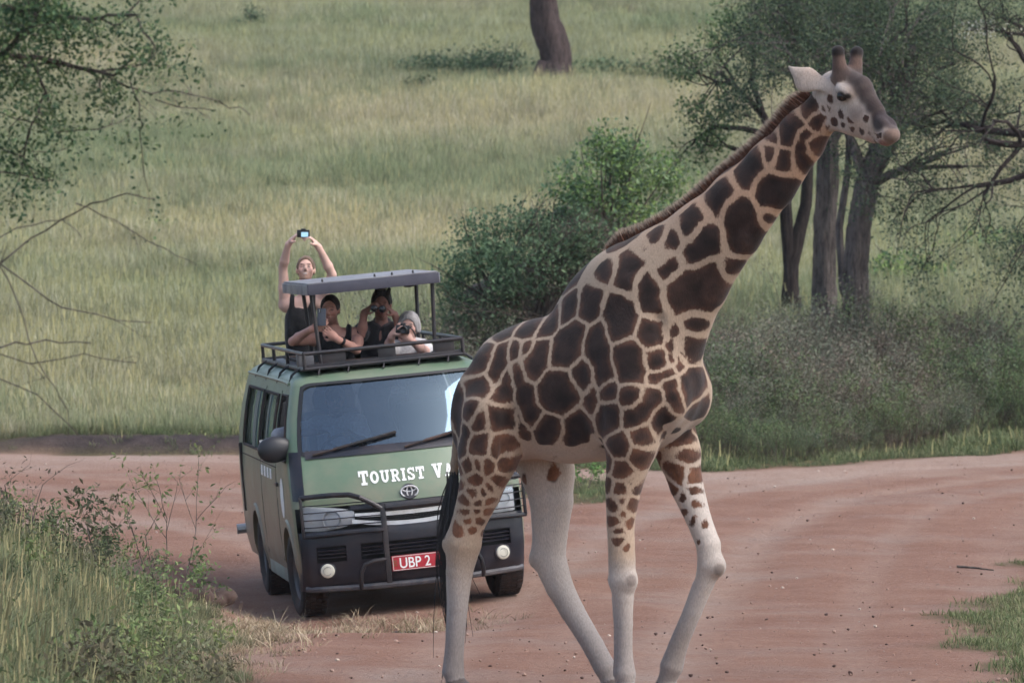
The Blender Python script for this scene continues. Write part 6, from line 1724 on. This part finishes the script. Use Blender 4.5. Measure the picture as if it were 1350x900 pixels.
def tourists():
    # standing man holding a compact camera over his head
    d = 43.75; ft = VAN_M @ Vector((-.36, 3.42, 1.085))
    J = dict(pelvis=A3(396, 482, d), chest=A3(397, 428, d), neck=A3(401, 391, d - .01), sl=A3(421, 400, d), sr=A3(376, 402, d), el=A3(438, 362, d - .12), er=A3(373, 353, d - .08), wl=A3(420, 325, d - .24), wr=A3(380, 322, d - .22))
    p = person("bearded man in black tank top holding a small camera above his head", ft, J, A3(403, 356, d - .03), (.02, -.93, .33), skin=(214, 176, 162), hairc=(112, 92, 76), beard=(160, 124, 102), shirt=(16, 16, 20), shirt_name="tank_top", smile=1, slim=.86,
           hands=[dict(w=A3(382, 320, d - .22), f=(.45, -.35, .55), n=(.8, -.1, -.3), side=-1, curl=(.35, .9, .7)), dict(w=A3(418, 324, d - .24), f=(-.45, -.3, .6), n=(-.8, -.1, -.3), side=1, curl=(.4, .9, .7))])
    p["group"] = grp
    c = A3(400, 308, d - .30); k = empty("compact_camera", tuple(c)); tag(k, "small black compact camera with bright screen held up over the hatch", "camera")
    MB().box((0, 0, 0), (.115, .028, .068), bev=.007).build("camera_body", gad, k)
    MB().box((.012, -.0155, -.008), (.062, .003, .042)).build("screen", screen, k); MB().box((.0, -.004, .038), (.045, .022, .012), bev=.004).build("viewfinder_hump", gad, k)
    # man with phone
    d = 41.78; ft = VAN_M @ Vector((-.22, 1.82, .74))
    J = dict(pelvis=A3(440, 520, d + .03), chest=A3(441, 463, d), neck=A3(441, 430, d - .01), sl=A3(472, 443, d), sr=A3(411, 446, d), el=A3(470, 461, d - .27), er=A3(386, 450, d - .22), wl=A3(446, 447, d - .42), wr=A3(411, 433, d - .42))
    p = person("man in black sleeveless top with a wristwatch photographing with his phone", ft, J, A3(435, 409, d - .05), (-.12, -.98, .02), skin=(184, 138, 124), hairc=(50, 38, 34), beard=(96, 66, 56), shirt=(17, 17, 21), shirt_name="tank_top",
           hands=[dict(w=A3(412, 434, d - .42), f=(.75, -.25, .45), n=(.1, .6, .3), side=-1, curl=(.3, .8, .7)), dict(w=A3(444, 447, d - .42), f=(-.65, -.2, .55), n=(-.2, .7, .2), side=1, curl=(.3, .8, .7))])
    p["group"] = grp
    w0, w1 = A3(446, 447, d - .42), A3(470, 461, d - .27); wd = unit(w1 - w0); o = w0 + wd * .045
    k = MB(); k.tube([o - wd * .013, o + wd * .013], .036, 16); wt = k.build("wrist_watch", gad); tag(wt, "dark wristwatch on the arm holding the phone", "watch")
    c = A3(424, 418, d - .47); k = empty("mobile_phone", tuple(c), (math.radians(-6), 0, math.radians(6))); tag(k, "dark mobile phone held upright in two hands above the roof rack", "phone")
    MB().box((0, 0, 0), (.074, .009, .150), bev=.004).build("phone_case", pmat("phone_blue_grey", (.05, .06, .085), .3), k)
    m = MB().box((-.018, -.006, .053), (.030, .004, .032), bev=.002).build("lens_bump", gad, k)
    for zz in (.060, .046): MB().lathe([(.006, 0), (.005, .003)], (-.020, -.0078, zz), (0, -1, 0), 10).build("phone_lens", gs, m)
    # man with binoculars
    d = 41.95; ft = VAN_M @ Vector((.22, 1.98, .74))
    J = dict(pelvis=A3(500, 515, d + .03), chest=A3(501, 455, d), neck=A3(503, 425, d - .01), sl=A3(526, 437, d), sr=A3(476, 437, d), el=A3(530, 444, d - .24), er=A3(477, 441, d - .22), wl=A3(521, 414, d - .24), wr=A3(480, 411, d - .24))
    p = person("dark haired man in open collared shirt looking through binoculars", ft, J, A3(503, 402, d - .05), (.0, -1, -.05), skin=(150, 108, 96), hairc=(30, 26, 26), hair="tousled", shirt=(44, 42, 46), sleeves=.9, collar=(74, 66, 70), shirt_name="shirt",
           hands=[dict(w=A3(481, 413, d - .24), f=(.5, -.35, .6), n=(.75, .1, -.3), side=-1, curl=(.4, .8, .6)), dict(w=A3(520, 416, d - .24), f=(-.45, -.35, .65), n=(-.8, .1, -.3), side=1, curl=(.4, .8, .6))])
    p["group"] = grp
    c = A3(499, 407, d - .30); k = empty("binoculars", tuple(c), (0, math.radians(5), 0)); tag(k, "black binoculars held to the face by the man in the collared shirt", "binoculars")
    for s in (-1, 1):
        MB().lathe([(.016, .095), (.019, .06), (.022, .04), (.026, .0), (.030, -.05), (.031, -.062), (.027, -.063)], (s * .036, 0, 0), (0, 1, 0), 18).build("barrel", gad, k)
        MB().lathe([(.026, 0), (.014, -.003), (.002, -.004)], (s * .036, -.063, 0), (0, 1, 0), 18).build("objective_lens", pmat("coated_lens", (.008, .009, .016), .15), k)
    MB().box((0, .01, .006), (.05, .07, .014), bev=.004).build("bridge", gad, k)
    # grey haired woman with camera
    d = 41.72; ft = VAN_M @ Vector((.47, 1.75, .74))
    J = dict(pelvis=A3(540, 525, d + .05), chest=A3(541, 474, d + .02), neck=A3(540, 450, d), sl=A3(561, 460, d), sr=A3(518, 462, d), el=A3(560, 463, d - .25), er=A3(512, 458, d - .24), wl=A3(541, 448, d - .36), wr=A3(517, 441, d - .36))
    p = person("grey haired woman in pale top pointing a black camera with neck strap", ft, J, A3(539, 431, d - .04), (-.12, -.98, .0), skin=(192, 154, 142), hairc=(148, 144, 144), hair="bob", shirt=(196, 194, 196), sleeves=.6, shirt_name="top", hs=.95,
           hands=[dict(w=A3(517, 442, d - .36), f=(.45, -.3, .7), n=(.7, .2, -.1), side=-1, curl=(.4, .8, .6)), dict(w=A3(542, 449, d - .36), f=(-.6, -.3, .55), n=(-.5, .3, .5), side=1, curl=(.4, .8, .6))])
    p["group"] = grp
    c = A3(531, 434, d - .40); k = empty("zoom_camera", tuple(c), (0, math.radians(4), math.radians(-4))); tag(k, "black camera with round lens in front of the grey haired woman's face", "camera")
    MB().box((0, 0, 0), (.118, .045, .074), bev=.009).build("camera_body", gad, k); MB().box((.0, .0, .043), (.045, .04, .024), bev=.006).build("prism_hump", gad, k)
    MB().lathe([(.033, 0), (.033, .045), (.029, .05), (.027, .03), (.004, .025)], (.010, -.02, -.004), (0, -1, 0), 20).build("lens_barrel", gad, k)
    MB().lathe([(.034, .018), (.034, .024)], (.010, -.02, -.004), (0, -1, 0), 20, False).build("lens_ring", gs, k)
    pts = [V3(.058, 0, .02), V3(.085, .02, .0), V3(.105, .10, -.05), V3(.10, .22, -.06), V3(.085, .35, -.05)]
    MB().tube(pts, .006, 6).build("neck_strap", gad, k)
    # driver at the wheel, elbow on the window sill
    W = lambda x, y, z: np.array(VAN_M @ Vector((x, y, z)))
    ft = W(-.40, .98, .74)
    J = dict(pelvis=W(-.40, 1.36, 1.13), chest=W(-.40, 1.38, 1.40), neck=W(-.40, 1.36, 1.60), sl=W(-.21, 1.36, 1.53), sr=W(-.60, 1.36, 1.53), el=W(-.20, 1.14, 1.38), er=W(-.93, 1.10, 1.50), wl=W(-.32, .98, 1.40), wr=W(-.62, 1.02, 1.50))
    dfw = VAN_M.to_3x3() @ Vector((0, -1, 0)); 
    person("driver in grey shirt behind the windscreen with an elbow out of the window", ft, J, W(-.40, 1.31, 1.74), tuple(dfw), tuple(VAN_M.to_3x3() @ Vector((0, 0, 1))), skin=(84, 60, 50), hairc=(22, 20, 20), shirt=(150, 152, 160), sleeves=1.15, shirt_name="shirt", hs=.95,
           hands=[dict(w=W(-.63, 1.01, 1.50), f=tuple(VAN_M.to_3x3() @ Vector((.8, -.3, 0))), n=tuple(VAN_M.to_3x3() @ Vector((0, -.3, -1))), side=-1), dict(w=W(-.31, .985, 1.41), f=tuple(VAN_M.to_3x3() @ Vector((-.2, -.6, .5))), n=tuple(VAN_M.to_3x3() @ Vector((-1, 0, -.3))), side=1)])
tourists()

# ------------------------------------------------------------------ moist air between the road and the hill
def haze():
    me = MB().box((0, 185, 22), (300, 470, 48)).build("haze", None, smooth=False)
    m = bpy.data.materials.new("haze_air"); m.use_nodes = True; n = m.node_tree.nodes; n.remove(n["Principled BSDF"])
    v = n.new("ShaderNodeVolumePrincipled"); v.inputs["Color"].default_value = (.86, .90, .95, 1); v.inputs["Density"].default_value = .00026; v.inputs["Anisotropy"].default_value = .25
    m.node_tree.links.new(v.outputs[0], n["Material Output"].inputs["Volume"])
    me.data.materials.clear(); me.data.materials.append(m); tag(me, "thin moist haze over the road and hillside", "haze", kind="stuff")
haze()
